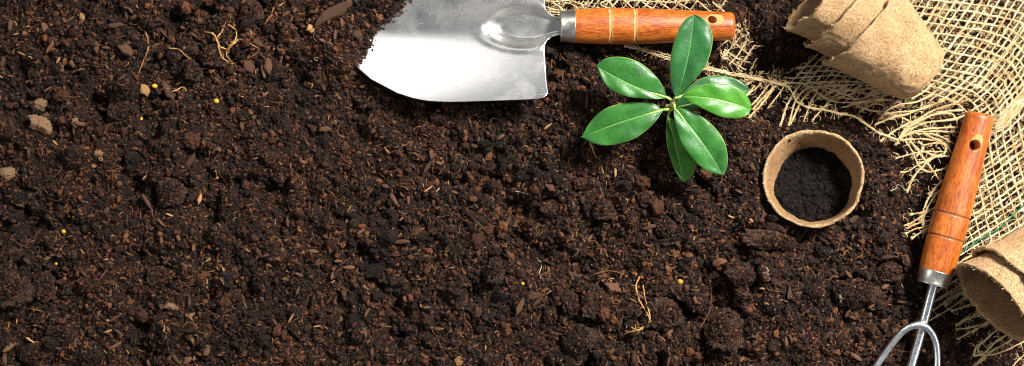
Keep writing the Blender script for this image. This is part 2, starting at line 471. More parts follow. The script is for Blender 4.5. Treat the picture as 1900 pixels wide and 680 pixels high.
cover = sstep(3, -3, sd) * (osd < 60) * sstep(60, 10, osd)
Hh = np.where(cover > 0, Hh * (1 - cover) + cover * (np.maximum(blz, 5) + 7 + 9 * sstep(0, 30, -sd) + 6 * fbm2(X, Y, 30, 3, 12)), Hh)
# standing pot
PC = (1508.0, 331.0)
rp = np.hypot(X - (PC[0] - 950), Y - (340 - PC[1]))
Hh = np.where(rp < 118, np.minimum(Hh, Hh * sstep(88, 118, rp) + (-14 + 0.3 * Hh) * (1 - sstep(88, 118, rp))), Hh)
Hh = np.where(rp < 86, np.interp(rp, [0, 60, 72, 86], [-108, -104, -76, -18]), Hh)
# pots lying on their side: keep the ground low under them, heap in the upper mouth
st = poly_sd(X, Y, W([(1440, 60), (1500, 118), (1690, 200), (1760, 90), (1660, -60), (1540, -80)]))
Hh = np.where(st < 10, Hh * sstep(-10, 10, st) + (-12 + 0.2 * Hh) * (1 - sstep(-10, 10, st)), Hh)
mouth = np.hypot((PX - 1478), (PY - 28) * 0.8)
Hh += 10 * sstep(90, 20, mouth)
CL = [  # px, py, rx, ry, rz, rot, material, label
 (30, 528, 35, 40, 24, 10, 0, 'large rough soil clod at the left edge, carrying a small tan stone'),
 (83, 530, 20, 25, 17, 0, 0, 'oval soil clod pressed against the right side of the large left edge clod'),
 (10, 466, 28, 33, 20, 20, 0, 'soil clod cut by the left edge, above the largest left edge clod'),
 (60, 655, 28, 18, 16, 10, 0, 'flat grey brown clod near the bottom left corner'),
 (300, 512, 25, 17, 15, 5, 0, 'low wide clod in the lower left, above the pale tan stone'),
 (322, 356, 24, 23, 20, 30, 0, 'round crumbly clod in the left middle, alone in fine soil'),
 (918, 502, 18, 24, 17, -12, 0, 'upright oval clod below the middle of the soil, left of the block of brown peat'),
 (1101, 560, 28, 29, 22, 15, 0, 'blocky dark clod just left below the reddish brown peat block'),
 (1058, 564, 16, 25, 16, 8, 0, 'narrow clod squeezed beside the blocky clod, on its left'),
 (1069, 628, 28, 28, 22, 0, 0, 'round clod near the bottom edge, under the blocky dark clod'),
 (1022, 585, 13, 17, 13, 0, 0, 'small knobbly clod left of the narrow clod in the lower middle'),
 (1229, 582, 34, 25, 20, 4, 0, 'wide grey clod beside the bent golden root'),
 (1344, 611, 31, 38, 22, -15, 0, 'large crumbly clod low in the soil between wide grey clod and fork'),
 (1372, 506, 30, 20, 18, -28, 0, 'slanted wedge clod below the standing peat pot, to its left'),
 (1377, 544, 15, 15, 13, 0, 0, 'small round clod directly under the slanted wedge clod'),
 (1583, 542, 42, 25, 20, -4, 0, 'widest flat grey clod between the standing pot and the fork tines'),
 (1424, 444, 52, 15, 13, -6, 0, 'long low clod just under the left rim of the standing pot'),
 (538, 66, 18, 18, 16, 0, 0, 'round clod in the upper soil, midway between the root wreath and the trowel blade'),
 (400, 105, 28, 20, 18, -10, 0, 'dark clod under the wreath of golden roots'),
 (361, 133, 16, 16, 14, 20, 0, 'small clod left below the wreath of golden roots'),
 (349, 90, 17, 18, 16, 0, 0, 'round clod left of the wreath of golden roots'),
 (325, 104, 13, 14, 11, 0, 0, 'small lumpy clod at the far left of the three beside the root wreath'),
 (228, 204, 26, 15, 13, 8, 0, 'long dark clod in the upper left, below the topmost yellow bead'),
 (468, 22, 20, 18, 15, 0, 0, 'clod close to the top edge, above the wreath of golden roots'),
 (1120, 389, 20, 19, 17, 0, 0, 'round clod under the lower left leaf, in the middle row of clods'),
 (1023, 386, 21, 14, 12, -15, 0, 'tawny flat clod left of the round clod under the plant'),
 (1085, 340, 23, 13, 12, 5, 0, 'low tawny clod just below the lower left leaf of the plant'),
 (1231, 420, 19, 19, 16, 0, 0, 'round clod below the lowest leaf tip of the plant'),
 (1200, 368, 17, 15, 13, 25, 0, 'pointed clod left below the lowest leaf tip of the plant'),
 (1440, 205, 18, 15, 9, 0, 0, 'clod among the yarn ends, above the standing pot'),
 (1650, 505, 22, 18, 13, 0, 0, 'soil clod to the left of the fork ferrule'),
 (1139, 537, 18, 13, 10, -12, 1, 'reddish brown square block of peat above the blocky clod'),
 (73, 230, 21, 17, 13, -20, 2, 'largest tan stone, in the upper left'),
 (70, 192, 12, 12, 9, 10, 2, 'small pale tan stone just above the largest tan stone'),
 (141, 225, 7, 9, 6, 10, 2, 'tiny tan stone to the right of the largest tan stone'),
 (323, 566, 23, 10, 10, -12, 2, 'long pale tan stone in the lower left soil'),
 (352, 583, 10, 7, 6, -5, 2, 'small tan stone touching the right end of the long one'),
 (13, 320, 17, 10, 9, -20, 2, 'brown tan stone at the left edge of the soil'),
 (28, 539, 8, 7, 6, 0, 2, 'small tan stone lying on top of the large left edge clod'),
 (185, 285, 9, 7, 6, 0, 2, 'dull tan pebble in the left middle, right below the tiny tan stone'),
]
for (px_, py_, rx_, ry_, rz_, rot_, mk_, _l) in CL:      # crevices round the clods
    if mk_ or rx_ < 12: continue
    c_, s_ = math.cos(R(rot_)), math.sin(R(rot_)); dx_, dy_ = X - (px_ - 950), Y - (340 - py_)
    dd_ = np.sqrt(((dx_ * c_ + dy_ * s_) / rx_) ** 2 + ((-dx_ * s_ + dy_ * c_) / ry_) ** 2)
    Hh = Hh - 10 * np.exp(-((dd_ - 1.15) / 0.16) ** 2) - 2 * (dd_ < 1.1)
GH = Hh
def gz(x, y):
    x = np.atleast_1d(np.asarray(x, float)); y = np.atleast_1d(np.asarray(y, float))
    fx = np.clip((x - GX0) / ST, 0, len(gx) - 1.001); fy = np.clip((y - GY0) / ST, 0, len(gy) - 1.001)
    i = fx.astype(int); j = fy.astype(int); a = fx - i; b = fy - j
    return GH[j, i] * (1 - a) * (1 - b) + GH[j, i + 1] * a * (1 - b) + GH[j + 1, i] * (1 - a) * b + GH[j + 1, i + 1] * a * b
def gzp(px, py): return float(gz(px - 950, 340 - py)[0])

V = np.stack([X.ravel(), Y.ravel(), GH.ravel()], -1)
ny, nx = X.shape
idx = np.arange(ny * nx).reshape(ny, nx)
Fq = np.stack([idx[:-1, :-1], idx[:-1, 1:], idx[1:, 1:], idx[1:, :-1]], -1).reshape(-1, 4)
ground = obj('soil', V, Fq, M_soil)
tag(ground, 'dark brown moist potting soil filling the whole picture', None, kind='structure')

# ------------------------------------------------------------------ small lumps used as instances
def ico(sub):
    import bmesh
    bm_ = bmesh.new(); bmesh.ops.create_icosphere(bm_, subdivisions=sub, radius=1.0)
    v = np.array([q.co[:] for q in bm_.verts]); f = [tuple(x.index for x in q.verts) for q in bm_.faces]
    bm_.free(); return v, f
def lump_verts(sub, seed, rough=0.35, facet=0.0, freq=1.6, octv=4, scale=(1, 1, 1)):
    v, f = ico(sub)
    if facet > 0:
        r_ = np.random.RandomState(seed)
        for k in range(9):
            n = r_.normal(size=3); n /= np.linalg.norm(n); dcut = r_.uniform(0.55, 0.85)
            dd = v @ n; over = np.clip(dd - dcut, 0, None) * facet
            v = v - over[:, None] * n
    d = 1 + rough * fbm(v * freq + seed * 3.7, octv, seed, 0.62)
    v = v * d[:, None] * np.array(scale)
    return v, f

lib = bpy.data.collections.new('crumb_shapes')
protos = []
def proto(name, v, f, mat, smooth=True):
    o = bpy.data.objects.new(name, make_mesh(name, np.asarray(v) / S, f, smooth=smooth, mat=mat)); lib.objects.link(o); protos.append(o)
for k in range(6):
    v, f = lump_verts(2, 40 + k, 0.75, 0.3 * (k % 2), 1.9, 4, (1, random.uniform(0.7, 1), random.uniform(0.7, .95)))
    proto('a%d_crumb' % k, v, f, M_crumb, smooth=(k % 3 != 0))
lib2 = bpy.data.collections.new('shaded_crumb_shapes')
M_shaded = mat_soil('shaded_soil', instance=False, dark=0.2)  # pot soil darkened: the shade inside the pot is put into its colour
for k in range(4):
    v, f = lump_verts(2, 140 + k, 0.7, 0.2, 1.9, 4); o = bpy.data.objects.new('w%d' % k, make_mesh('w', v / S, f, mat=M_shaded)); lib2.objects.link(o)
for k in range(3):
    v, f = lump_verts(2, 60 + k, 0.5, 0.9, 1.3, 3, (1.5, 0.62, 0.35)); proto('b%d_bark' % k, v, f, M_bark)
for k in range(2):
    v, f = lump_verts(2, 70 + k, 0.5, 0.7, 1.3, 3, (1.6, 0.36, 0.28)); proto('c%d_splinter' % k, v, f, M_wood)
for k in range(2):
    v, f = lump_verts(4, 80 + k, 0.75, 0.5, 2.8, 6, (1, 0.85, 0.8)); proto('d%d_lump' % k, v, f, M_crumb)

def scatter(name, pts, rot, scl, pick, src=None):
    me = bpy.data.meshes.new(name); n = len(pts)
    me.vertices.add(n); me.vertices.foreach_set('co', (np.asarray(pts) * S).ravel())
    a = me.attributes.new('rot', 'FLOAT_VECTOR', 'POINT'); a.data.foreach_set('vector', np.asarray(rot, np.float32).ravel())
    a = me.attributes.new('scl', 'FLOAT_VECTOR', 'POINT'); a.data.foreach_set('vector', (np.asarray(scl) * S).astype(np.float32).ravel())
    a = me.attributes.new('pick', 'INT', 'POINT'); a.data.foreach_set('value', np.asarray(pick, np.int32))
    o = link(bpy.data.objects.new(name, me))
    ng = bpy.data.node_groups.new(name + '_nodes', 'GeometryNodeTree')
    ng.interface.new_socket('Geometry', in_out='INPUT', socket_type='NodeSocketGeometry')
    ng.interface.new_socket('Geometry', in_out='OUTPUT', socket_type='NodeSocketGeometry')
    gi = ng.nodes.new('NodeGroupInput'); go = ng.nodes.new('NodeGroupOutput')
    ci = ng.nodes.new('GeometryNodeCollectionInfo'); ci.inputs['Collection'].default_value = src or lib
    ci.inputs['Separate Children'].default_value = True; ci.inputs['Reset Children'].default_value = True
    ip = ng.nodes.new('GeometryNodeInstanceOnPoints'); ip.inputs['Pick Instance'].default_value = True
    def na(nm, ty):
        q = ng.nodes.new('GeometryNodeInputNamedAttribute'); q.data_type = ty; q.inputs['Name'].default_value = nm; return q.outputs['Attribute']
    L = ng.links.new
    L(gi.outputs[0], ip.inputs['Points']); L(ci.outputs[0], ip.inputs['Instance'])
    L(na('pick', 'INT'), ip.inputs['Instance Index']); L(na('rot', 'FLOAT_VECTOR'), ip.inputs['Rotation']); L(na('scl', 'FLOAT_VECTOR'), ip.inputs['Scale'])
    L(ip.outputs[0], go.inputs[0])
    md = o.modifiers.new('scatter', 'NODES'); md.node_group = ng
    return o

# ------------------------------------------------------------------ named clods, chips and beads
clod_meshes = {}
def clod_mesh(kind, mat):
    key = (kind, mat.name)
    if key not in clod_meshes:
        v, f = lump_verts(5, 100 + kind, 0.6, 0.95, 1.9, 6)
        v = v * (1 + 0.30 * fbm(v * 6, 5, 5, 0.75))[:, None]
        clod_meshes[key] = make_mesh('clod_shape', v / S, f, mat=mat)
    return clod_meshes[key]
clod_tops = []
for i, (px, py, rx, ry, rz, rot, mk, lab) in enumerate(CL):
    x, y = px - 950.0, 340.0 - py
    zc = gzp(px, py) + rz * 0.18 + (3 if mk == 0 else 0)
    if 'on top of' in lab: zc += 26
    mat = [M_clod, M_clodred, M_tan][mk]
    nm = ['soil_clod', 'peat_block', 'stone'][mk]
    o = link(bpy.data.objects.new(nm, clod_mesh(i % 6 if mk != 1 else 2, mat)))
    o.location = (x * S, y * S, zc * S); o.scale = (rx * S * 1.12, ry * S * 1.12, rz * S)
    o.rotation_euler = (0.1, 0.1, R(rot))
    tag(o, lab, ['clod', 'peat block', 'stone'][mk], ['clods lying on the soil', None, 'tan stones on the soil'][mk])
    clod_tops.append((x, y, rx, ry, rz, R(rot), zc, mk))

# ------------------------------------------------------------------ scattered soil crumbs
def clod_cover(x, y):
    """height of the clod surface at x,y or -1e9"""
    z = np.full(x.shape, -1e9)
    for (cx, cy, rx, ry, rz, rot, zc, mk) in clod_tops:
        c, s = math.cos(rot), math.sin(rot); dx, dy = x - cx, y - cy
        d = ((dx * c + dy * s) / rx) ** 2 + ((-dx * s + dy * c) / ry) ** 2
        z = np.where(d < 1, np.maximum(z, zc + rz * np.sqrt(np.clip(1 - d, 0, 1)) * 0.95), z)
    return z
BEADXY = [(287, 160), (401, 188), (261, 221), (128, 401), (118, 430), (1262, 523), (1331, 573), (1099, 205), (1714, 652), (970, 527), (403, 330), (104, 490)]
def batch(n, smin, smed, sig, smax, picks, seed, dens=None, zoff=0.35, squash=(1, 1, 1)):
    q = np.random.RandomState(seed)
    x = q.uniform(GX0 + 8, GX1 - 8, n); y = q.uniform(GY0 + 8, GY1 - 8, n)
    if dens is not None:
        k = q.rand(n) < dens(x, y); x, y = x[k], y[k]
    n = len(x)
    r = np.clip(smed * np.exp(sig * q.normal(size=n)), smin, smax)
    z = gz(x, y) + r * zoff * q.uniform(0.2, 1.6, n)
    rp_ = np.hypot(x - (PC[0] - 950), y - (340 - PC[1]))
    ct = clod_cover(x, y); on = ct > z
    keep = ~((rp_ < 95)) & ~(on)
    # nothing on the bare part of the blade
    px, py = x + 950, 340 - y
    a = np.abs(py - TAX); inb = (a < 141 + r * 1.2) & (px > blade_xl(np.minimum(a, 141)) - r * 1.2) & (px < blade_xr(np.minimum(a, 141)) + r * 1.2)
    bare = inb & (poly_sd(x, y, se) + 5 * fbm2(x, y, 16, 3, 91) > -1)
    keep &= ~(bare & (z + r * 1.7 > blade_z(px, py - TAX) - 5))
    for bx, by in BEADXY: keep &= np.hypot(px - bx, py - by) > 5 + r
    # big pieces stay off the burlap bed
    bd = poly_sd(x, y, bed)
    keep &= ~((bd < 6) & (r > 5.5))
    x, y, z, r = x[keep], y[keep], z[keep], r[keep]; n = len(x)
    rot = q.uniform(-math.pi, math.pi, (n, 3))
    scl = np.stack([r * q.uniform(0.8, 1.3, n) * squash[0], r * q.uniform(0.8, 1.2, n) * squash[1], r * q.uniform(0.7, 1.1, n) * squash[2]], -1)
    pk = q.choice(picks, n)
    return np.stack([x, y, z], -1), rot, scl, pk
dn = lambda x, y: np.clip(0.62 + 1.6 * fbm2(x, y, 85, 2, 200), 0.12, 1)
dn2 = lambda x, y: np.clip(0.42 - 2.0 * fbm2(x, y, 85, 2, 200), 0.03, 1)
CR = list(range(6)); BK = [6, 7, 8]; SP = [9, 10]; LM = [11, 12]
B = [batch(270000, 0.9, 1.8, 0.38, 4.2, CR, 1, dn),
     batch(80000, 1.8, 3.0, 0.38, 7.5, CR, 2, None),
     batch(11000, 3.5, 5.2, 0.30, 11, LM + CR[:2], 3, dn2, 0.5),
     batch(1300, 6, 9.0, 0.3, 17, LM, 4, dn2, 0.35)]
# fine crumbs stuck on the clods
q = np.random.RandomState(9); ex = []
for (cx, cy, rx, ry, rz, rot, zc, mk) in clod_tops:
    if mk: continue
    m_ = int(rx * ry * 0.6); th = q.uniform(0, 2 * math.pi, m_); rr = np.sqrt(q.uniform(0, 0.95, m_))
    a_, b_ = rr * np.cos(th) * rx, rr * np.sin(th) * ry; c, s = math.cos(rot), math.sin(rot)
    ex.append(np.stack([cx + a_ * c - b_ * s, cy + a_ * s + b_ * c, zc + rz * np.sqrt(1 - rr ** 2) * 0.97], -1))
ex = np.vstack(ex); n = len(ex); r = np.clip(1.7 * np.exp(0.45 * q.normal(size=n)), 0.7, 4.5)
B.append((ex, q.uniform(-3, 3, (n, 3)), np.stack([r, r * .9, r * .8], -1), q.choice(CR, n)))
qb = np.random.RandomState(31); nb = 5200
xb = qb.uniform(640, 790, nb); ob = qb.uniform(-120, 130, nb); wx, wy = xb - 950, 340 - (TAX + ob)
sb = poly_sd(wx, wy, se) + 5 * fbm2(wx, wy, 16, 3, 91)
kb = (sb > -4) & (qb.rand(nb) < np.exp(-np.clip(sb, 0, None) / 2.6) + 0.004) & (xb > blade_xl(np.abs(ob)) + 3) & (sb < 14)
xb, ob = xb[kb], ob[kb]; rb = np.clip(1.7 * np.exp(0.45 * qb.normal(size=len(xb))), 0.7, 4.5)
pb = np.array([P(a, TAX + o_, z_) for a, o_, z_ in zip(xb, ob, blade_z(xb, ob) + 1.3 + rb * 0.5)])
B.append((pb, qb.uniform(-3, 3, (len(xb), 3)), np.stack([rb, rb * .9, rb * .8], -1), qb.choice(CR, len(xb))))
cr = scatter('soil_crumbs', *[np.concatenate([b[i] for b in B]) for i in range(4)])
tag(cr, 'loose dark brown crumbs of moist potting soil', 'soil', kind='stuff')

BB = [batch(5200, 2.2, 3.6, 0.4, 9, BK, 5, None, 0.8), batch(2600, 1.6, 2.6, 0.4, 7, SP, 6, None, 0.9)]
for b in BB: b[1][:, :2] *= 0.14
bb = scatter('bark_bits', *[np.concatenate([b[i] for b in BB]) for i in range(4)])
tag(bb, 'small bits of bark and wood mixed into the soil', 'bark bits', kind='stuff')

# fibres
def hair(q, x, y, z, ln, curl, nseg=7, lift=2.0):
    a = q.uniform(0, 2 * math.pi); k = q.normal() * curl; pts = []
    st = ln / nseg; el = q.uniform(-.1, .5)
    for s in range(nseg + 1):
        pts.append((x, y, z)); x += math.cos(a) * st; y += math.sin(a) * st
        a += k + q.normal() * curl * 0.5; z += lift * q.normal() * 0.6 + lift * 0.4 * (1 if s < nseg / 2 else -1)
    return np.array(pts)
def fibres(name, n, lmin, lmax, r0, mat, seed, label, minz=1.0, curl=0.4, dens=None):
    q = np.random.RandomState(seed); T = Tubes()
    x = q.uniform(-1080, 1080, n); y = q.uniform(-440, 440, n); z = gz(x, y)
    rp_ = np.hypot(x - (PC[0] - 950), y - (340 - PC[1])); px, py = x + 950, 340 - y
    a = np.abs(py - TAX); inb = (a < 141) & (px > blade_xl(np.minimum(a, 141)) - 10) & (px < blade_xr(np.minimum(a, 141)) + 6)
    bare = inb & (poly_sd(x, y, se) > -12)
    if dens: bare = bare | (q.rand(n) > np.clip(0.55 + 1.7 * fbm2(x, y, 75, 2, 310), 0.08, 1))
    for i in range(n):
        if rp_[i] < 96 or bare[i]: continue
        ln = lmin + (lmax - lmin) * q.rand() ** 2.5
        p = hair(q, x[i], y[i], z[i] + minz + 2.5, ln, curl)
        g = gz(p[:, 0], p[:, 1]); p[:, 2] = np.maximum(p[:, 2], g + minz)
        p[:, 2] = np.minimum(p[:, 2], g + 12)
        T.add(catmull(p, 2), r0 * q.uniform(0.6, 1.35) * np.linspace(1, 0.45, 2 * (len(p) - 1) + 1), 3, cap=False)
    o = T.build(name, mat); tag(o, label, 'roots', kind='stuff'); return o
fibres('root_fibres', 8500, 5, 36, 0.55, M_root, 11, 'thin curly brown root fibres mixed through the soil', 1.2, 0.3, dens=1)
fibres('pale_root_fibres', 620, 5, 22, 0.62, M_rootpale, 12, 'short golden root fibres on the soil', 2.0, 0.33, dens=1)

def strand(name, pts, rad, mat, label, cat, group=None, lift=5.0, z=None, wob=1.0, seed=0):
    p = np.array([P(a, b, 0) for a, b in pts]); p = catmull(p, 6)
    if z is None:
        g = gz(p[:, 0], p[:, 1]); g = np.convolve(np.pad(g, 3, mode='edge'), np.ones(7) / 7, 'valid'); cc = clod_cover(p[:, 0], p[:, 1])
        p[:, 2] = np.maximum(g, cc) + lift
    T = Tubes()
    qq = np.random.RandomState(seed + int(pts[0][0]))
    p[:, :2] += qq.normal(size=(len(p), 2)) * 0.35 * wob
    T.add(p, np.linspace(rad, rad * 0.5, len(p)) * qq.uniform(0.8, 1.2, len(p)), 6)
    for k in range(int(len(p) / 3)):
        j = qq.randint(len(p)); T.add(hair(qq, *p[j], qq.uniform(5, 13), 0.5, 5, 1.0), 0.35 * min(1, rad), 3, cap=False)
    o = T.build(name, mat, origin=p[0]); tag(o, label, cat, group); return o
GR = 'root strands on the soil'
strand('root_strand', [(417, 48), (412, 62), (404, 74), (410, 88), (424, 92), (437, 84), (444, 74)], 1.9, M_rootpale, 'thick golden root curving round the left of the wreath', 'root', GR, 9)
strand('root_strand', [(424, 46), (436, 54), (440, 64), (438, 78), (428, 90), (425, 103), (431, 120)], 1.4, M_rootpale, 'golden root closing the wreath on the right and trailing down', 'root', GR, 9)
strand('root_strand', [(444, 74), (458, 78), (472, 86), (482, 92), (478, 100), (468, 106), (460, 110)], 1.2, M_root, 'brown root hooking off to the right of the wreath', 'root', GR, 8)
strand('root_strand', [(394, 62), (402, 70), (409, 88), (414, 100), (420, 112), (433, 118)], 1.7, M_rootpale, 'straggly golden root under the wreath', 'root', GR, 8)
strand('root_strand', [(508, 14), (504, 28), (497, 40), (492, 46)], 1.5, M_root, 'short forked root near the top edge, left of the round clod', 'root', GR, 6)
strand('root_strand', [(269, 58), (274, 76), (276, 96), (268, 112), (262, 130), (258, 150)], 2.0, M_root, 'frayed upright root in the upper left soil', 'root', GR, 6)
strand('root_strand', [(315, 172), (328, 168), (340, 162), (348, 170)], 1.3, M_rootpale, 'small golden root tuft right of the topmost yellow bead', 'root', GR, 6)
strand('root_strand', [(316, 92), (336, 94), (350, 106), (357, 116)], 1.0, M_rootpale, 'thin pale root crossing the clod left of the wreath', 'root', GR, 4)
strand('root_strand', [(1186, 514), (1180, 530), (1184, 552), (1194, 572), (1202, 588), (1200, 600), (1190, 606), (1176, 612), (1160, 616)], 1.6, M_rootpale, 'bent golden root hooked round the left of the wide grey clod', 'root', GR, 8)
strand('root_strand', [(1193, 530), (1196, 552), (1201, 575), (1202, 594), (1188, 610), (1170, 606)], 1.3, M_rootpale, 'golden root lying inside the bent one', 'root', GR, 8)
strand('root_strand', [(1317, 520), (1322, 545), (1320, 575), (1312, 592), (1300, 612)], 1.1, M_root, 'long thin root running down between wide grey clod and large crumbly clod', 'root', GR, 6)
strand('root_strand', [(1098, 512), (1120, 504), (1140, 504), (1158, 510)], 0.8, M_root, 'fine arching root above the reddish peat block', 'root', GR, 5)
strand('root_strand', [(1219, 302), (1232, 306), (1243, 318), (1250, 324)], 1.1, M_root, 'short brown root left of the lowest leaf', 'root', GR, 6)
strand('root_strand', [(1092, 260), (1098, 274), (1102, 286), (1107, 294)], 1.3, M_rootpale, 'golden root poking out under the lower left leaf', 'root', GR, 7)
strand('root_strand', [(1004, 486), (1005, 498), (1001, 508), (1003, 518)], 0.7, M_white, 'white thread like root above the clods of the lower middle', 'root', GR, 8)
strand('root_strand', [(1554, 546), (1558, 556), (1557, 570)], 0.9, M_white, 'short white root on the widest flat clod', 'root', GR, 6)
strand('root_strand', [(1416, 494), (1420, 502), (1418, 512), (1424, 516)], 0.7, M_white, 'curled white root below the standing pot', 'root', GR, 8)
strand('root_strand', [(1650, 355), (1662, 350), (1668, 343), (1680, 350), (1688, 356)], 0.8, M_white, 'bent white root between the standing pot and the fork handle', 'root', GR, 8)
strand('root_strand', [(956, 356), (970, 357), (984, 361)], 0.8, M_white, 'short straight white root in the middle of the soil', 'root', GR, 7)
strand('root_strand', [(48, 575), (56, 572), (68, 574), (82, 577)], 1.2, M_root, 'reddish root under the large left edge clod', 'root', GR, 7)
strand('root_strand', [(48, 628), (60, 636), (78, 636), (98, 641)], 1.8, M_rootpale, 'thick golden root above the bottom left clod', 'root', GR, 7)

# beads, bark pieces
v1, f1 = ico(3)
t = NT('yellow_bead'); nn = t.noise(t.coord('Object'), 900, 3)
M_bead = t.set(color=t.ramp(nn, [(0.35, (0.16, 0.07, 0.0)), (0.48, (0.50, 0.27, 0.01)), (0.75, (0.72, 0.49, 0.04))]), rough=0.5, spec=0.5)
beadmesh = make_mesh('bead_shape', (v1 * (1 + 0.22 * fbm(v1 * 1.6, 4, 3))[:, None]) / S, f1, mat=M_bead)
for px, py, r_, lab in [
    (287, 160, 5.2, 'yellow fertiliser bead highest in the upper left soil'),
    (401, 188, 5.4, 'yellow fertiliser bead below the wreath of golden roots'),
    (261, 221, 4.2, 'yellow fertiliser bead just right of the long dark clod'),
    (128, 401, 4.6, 'upper of two yellow fertiliser beads near the left edge'),
    (118, 430, 5.0, 'lower of two yellow fertiliser beads near the left edge'),
    (1262, 523, 5.2, 'yellow fertiliser bead above the wide grey clod'),
    (1331, 573, 3.0, 'small yellow bead at the top of the large crumbly clod'),
    (1099, 205, 3.0, 'small yellow bead between the two left leaves of the plant'),
    (1714, 652, 3.6, 'orange yellow bead between the fork tines'),
    (970, 527, 4.0, 'yellow bead between the upright oval clod and the knobbly clod'),
    (403, 330, 3.4, 'yellow bead in the open soil right of the round left clod'),
    (104, 490, 3.0, 'small yellow bead above the oval left clod')]:
    o = link(bpy.data.objects.new('fertiliser_bead', beadmesh))
    z = max(gzp(px, py), float(clod_cover(np.array([px - 950.]), np.array([340. - py]))[0])) + 3
    o.location = tuple(P(px, py, z) * S); o.scale = (r_ * S, r_ * S * random.uniform(.8, 1), r_ * S * .85); o.rotation_euler = (random.uniform(0, 6), random.uniform(0, 6), 0)
    tag(o, lab, 'bead', 'yellow fertiliser beads on the soil')
bm_v, bm_f = lump_verts(4, 301, 0.35, 0.9, 1.4, 5)
bark1 = make_mesh('bark_shape', bm_v / S, bm_f, mat=M_bark); bark2 = make_mesh('wood_shape', bm_v / S, bm_f, mat=M_wood)
for px, py, a, b, rot, m_, lab in [
    (301, 59, 14, 2.6, -48, 0, 'thin straight wood splinter near the top left clods'),
    (83, 53, 6, 13, 15, 0, 'upright bark piece in the top left soil'),
    (178, 88, 5, 13, -5, 0, 'narrow dark bark piece in the upper left fine soil'),
    (230, 90, 18, 11, -35, 0, 'brown bark piece left of the upright frayed root'),
    (268, 168, 9, 13, 10, 1, 'orange brown chip beside the topmost yellow bead'),
    (312, 170, 7, 26, 28, 0, 'long bark strip right of the topmost yellow bead'),
    (461, 125, 10, 15, 18, 0, 'orange brown chip under the right end of the wreath'),
    (497, 123, 7, 17, -5, 0, 'upright grey bark piece below the round upper clod'),
    (536, 120, 10, 3.6, 42, 1, 'slim yellow wood chip below the round upper clod'),
    (576, 54, 7, 9, 0, 1, 'small square golden chip right of the round upper clod'),
    (662, 65, 9, 10, 0, 0, 'round brown chip close to the left end of the trowel blade'),
    (618, 25, 40, 13, 32, 0, 'long reddish bark slab near the top, left of the trowel blade'),
    (655, 135, 12, 9, 30, 0, 'grey brown chip touching the lower left of the blade'),
    (1243, 616, 5, 17, -18, 0, 'spindle shaped bark piece right below the bent golden root'),
    (1152, 596, 3, 23, -20, 0, 'thin upright stick left of the bent golden root'),
    (1533, 472, 19, 6, 18, 0, 'reddish bark strip below the standing pot'),
    (990, 550, 24, 9, 12, 0, 'tawny bark flake left above the narrow clod'),
    (964, 570, 5, 20, -28, 0, 'slanted bark stick left of the tawny flake'),
    (1022, 486, 14, 8, -15, 0, 'tawny folded chip above the clods of the lower middle'),
    (1337, 486, 11, 7, 8, 0, 'brown chip above the slanted wedge clod'),
    (851, 670, 8, 14, -35, 1, 'pale brown chip at the bottom edge in the middle'),
    (1139, 655, 10, 8, 10, 0, 'brown chip at the bottom edge right of the round clod'),
    (962, 410, 3, 15, 15, 0, 'dark splinter in the middle soil'),
    (352, 300, 5, 20, -35, 0, 'brown wood strip above the round left clod'),
    (370, 370, 3.5, 11, -20, 1, 'golden chip right of the round left clod'),
    (152, 32, 5, 9, 10, 1, 'golden chip near the top in the left soil'),
    (1060, 326, 5, 11, -30, 0, 'short wood piece left of the low tawny clod'),
]:
    o = link(bpy.data.objects.new('wood_chip' if m_ else 'bark_chip', bark2 if m_ else bark1))
    z = max(gzp(px, py), float(clod_cover(np.array([px - 950.]), np.array([340. - py]))[0])) + 5
    o.location = tuple(P(px, py, z) * S); o.scale = (a * S * 1.1, b * S * 1.1, max(2.2, min(a, b) * 0.5) * S); o.rotation_euler = (0.05, -0.06, R(rot))
    tag(o, lab, 'wood chip' if m_ else 'bark chip', 'bark and wood chips on the soil')

# ------------------------------------------------------------------ handles
def lathe(profile, seg=64):
    """profile: list of (x, r); axis along local x"""
    p = np.array(profile, float); ang = np.arange(seg) * 2 * math.pi / seg
    v = np.stack([np.repeat(p[:, 0], seg), (p[:, 1][:, None] * np.cos(ang)).ravel(), (p[:, 1][:, None] * np.sin(ang)).ravel()], -1)
    f = grid_faces(len(p), seg, True)
    n = len(p)
    if p[0, 1] > 1e-6: f.append(tuple(range(seg)))
    if p[-1, 1] > 1e-6: f.append(tuple((n - 1) * seg + j for j in range(seg))[::-1])
    return v, f
def handle_profile(L, grooves, gd):
    xs = np.unique(np.concatenate([np.linspace(0, L - 9, 90)] + [np.linspace(g - 4, g + 4, 13) for g in grooves]))
    r = np.interp(xs, [0, 15, 55, 90, 140, 200, 250, L - 9], [30.0, 31.5, 33.2, 33.6, 32.2, 29.4, 27.2, 25.9])
    for g in grooves: r = r - gd * np.exp(-((xs - g) / 1.7) ** 2)
    pr = list(zip(xs, r))
    for a in np.linspace(10, 90, 8): pr.append((L - 9 + 9 * math.sin(R(a)), 25.9 - 9 * (1 - math.cos(R(a)))))
    pr.append((L, 8)); pr.append((L, 0.001))
    return [(0, 0.001)] + pr
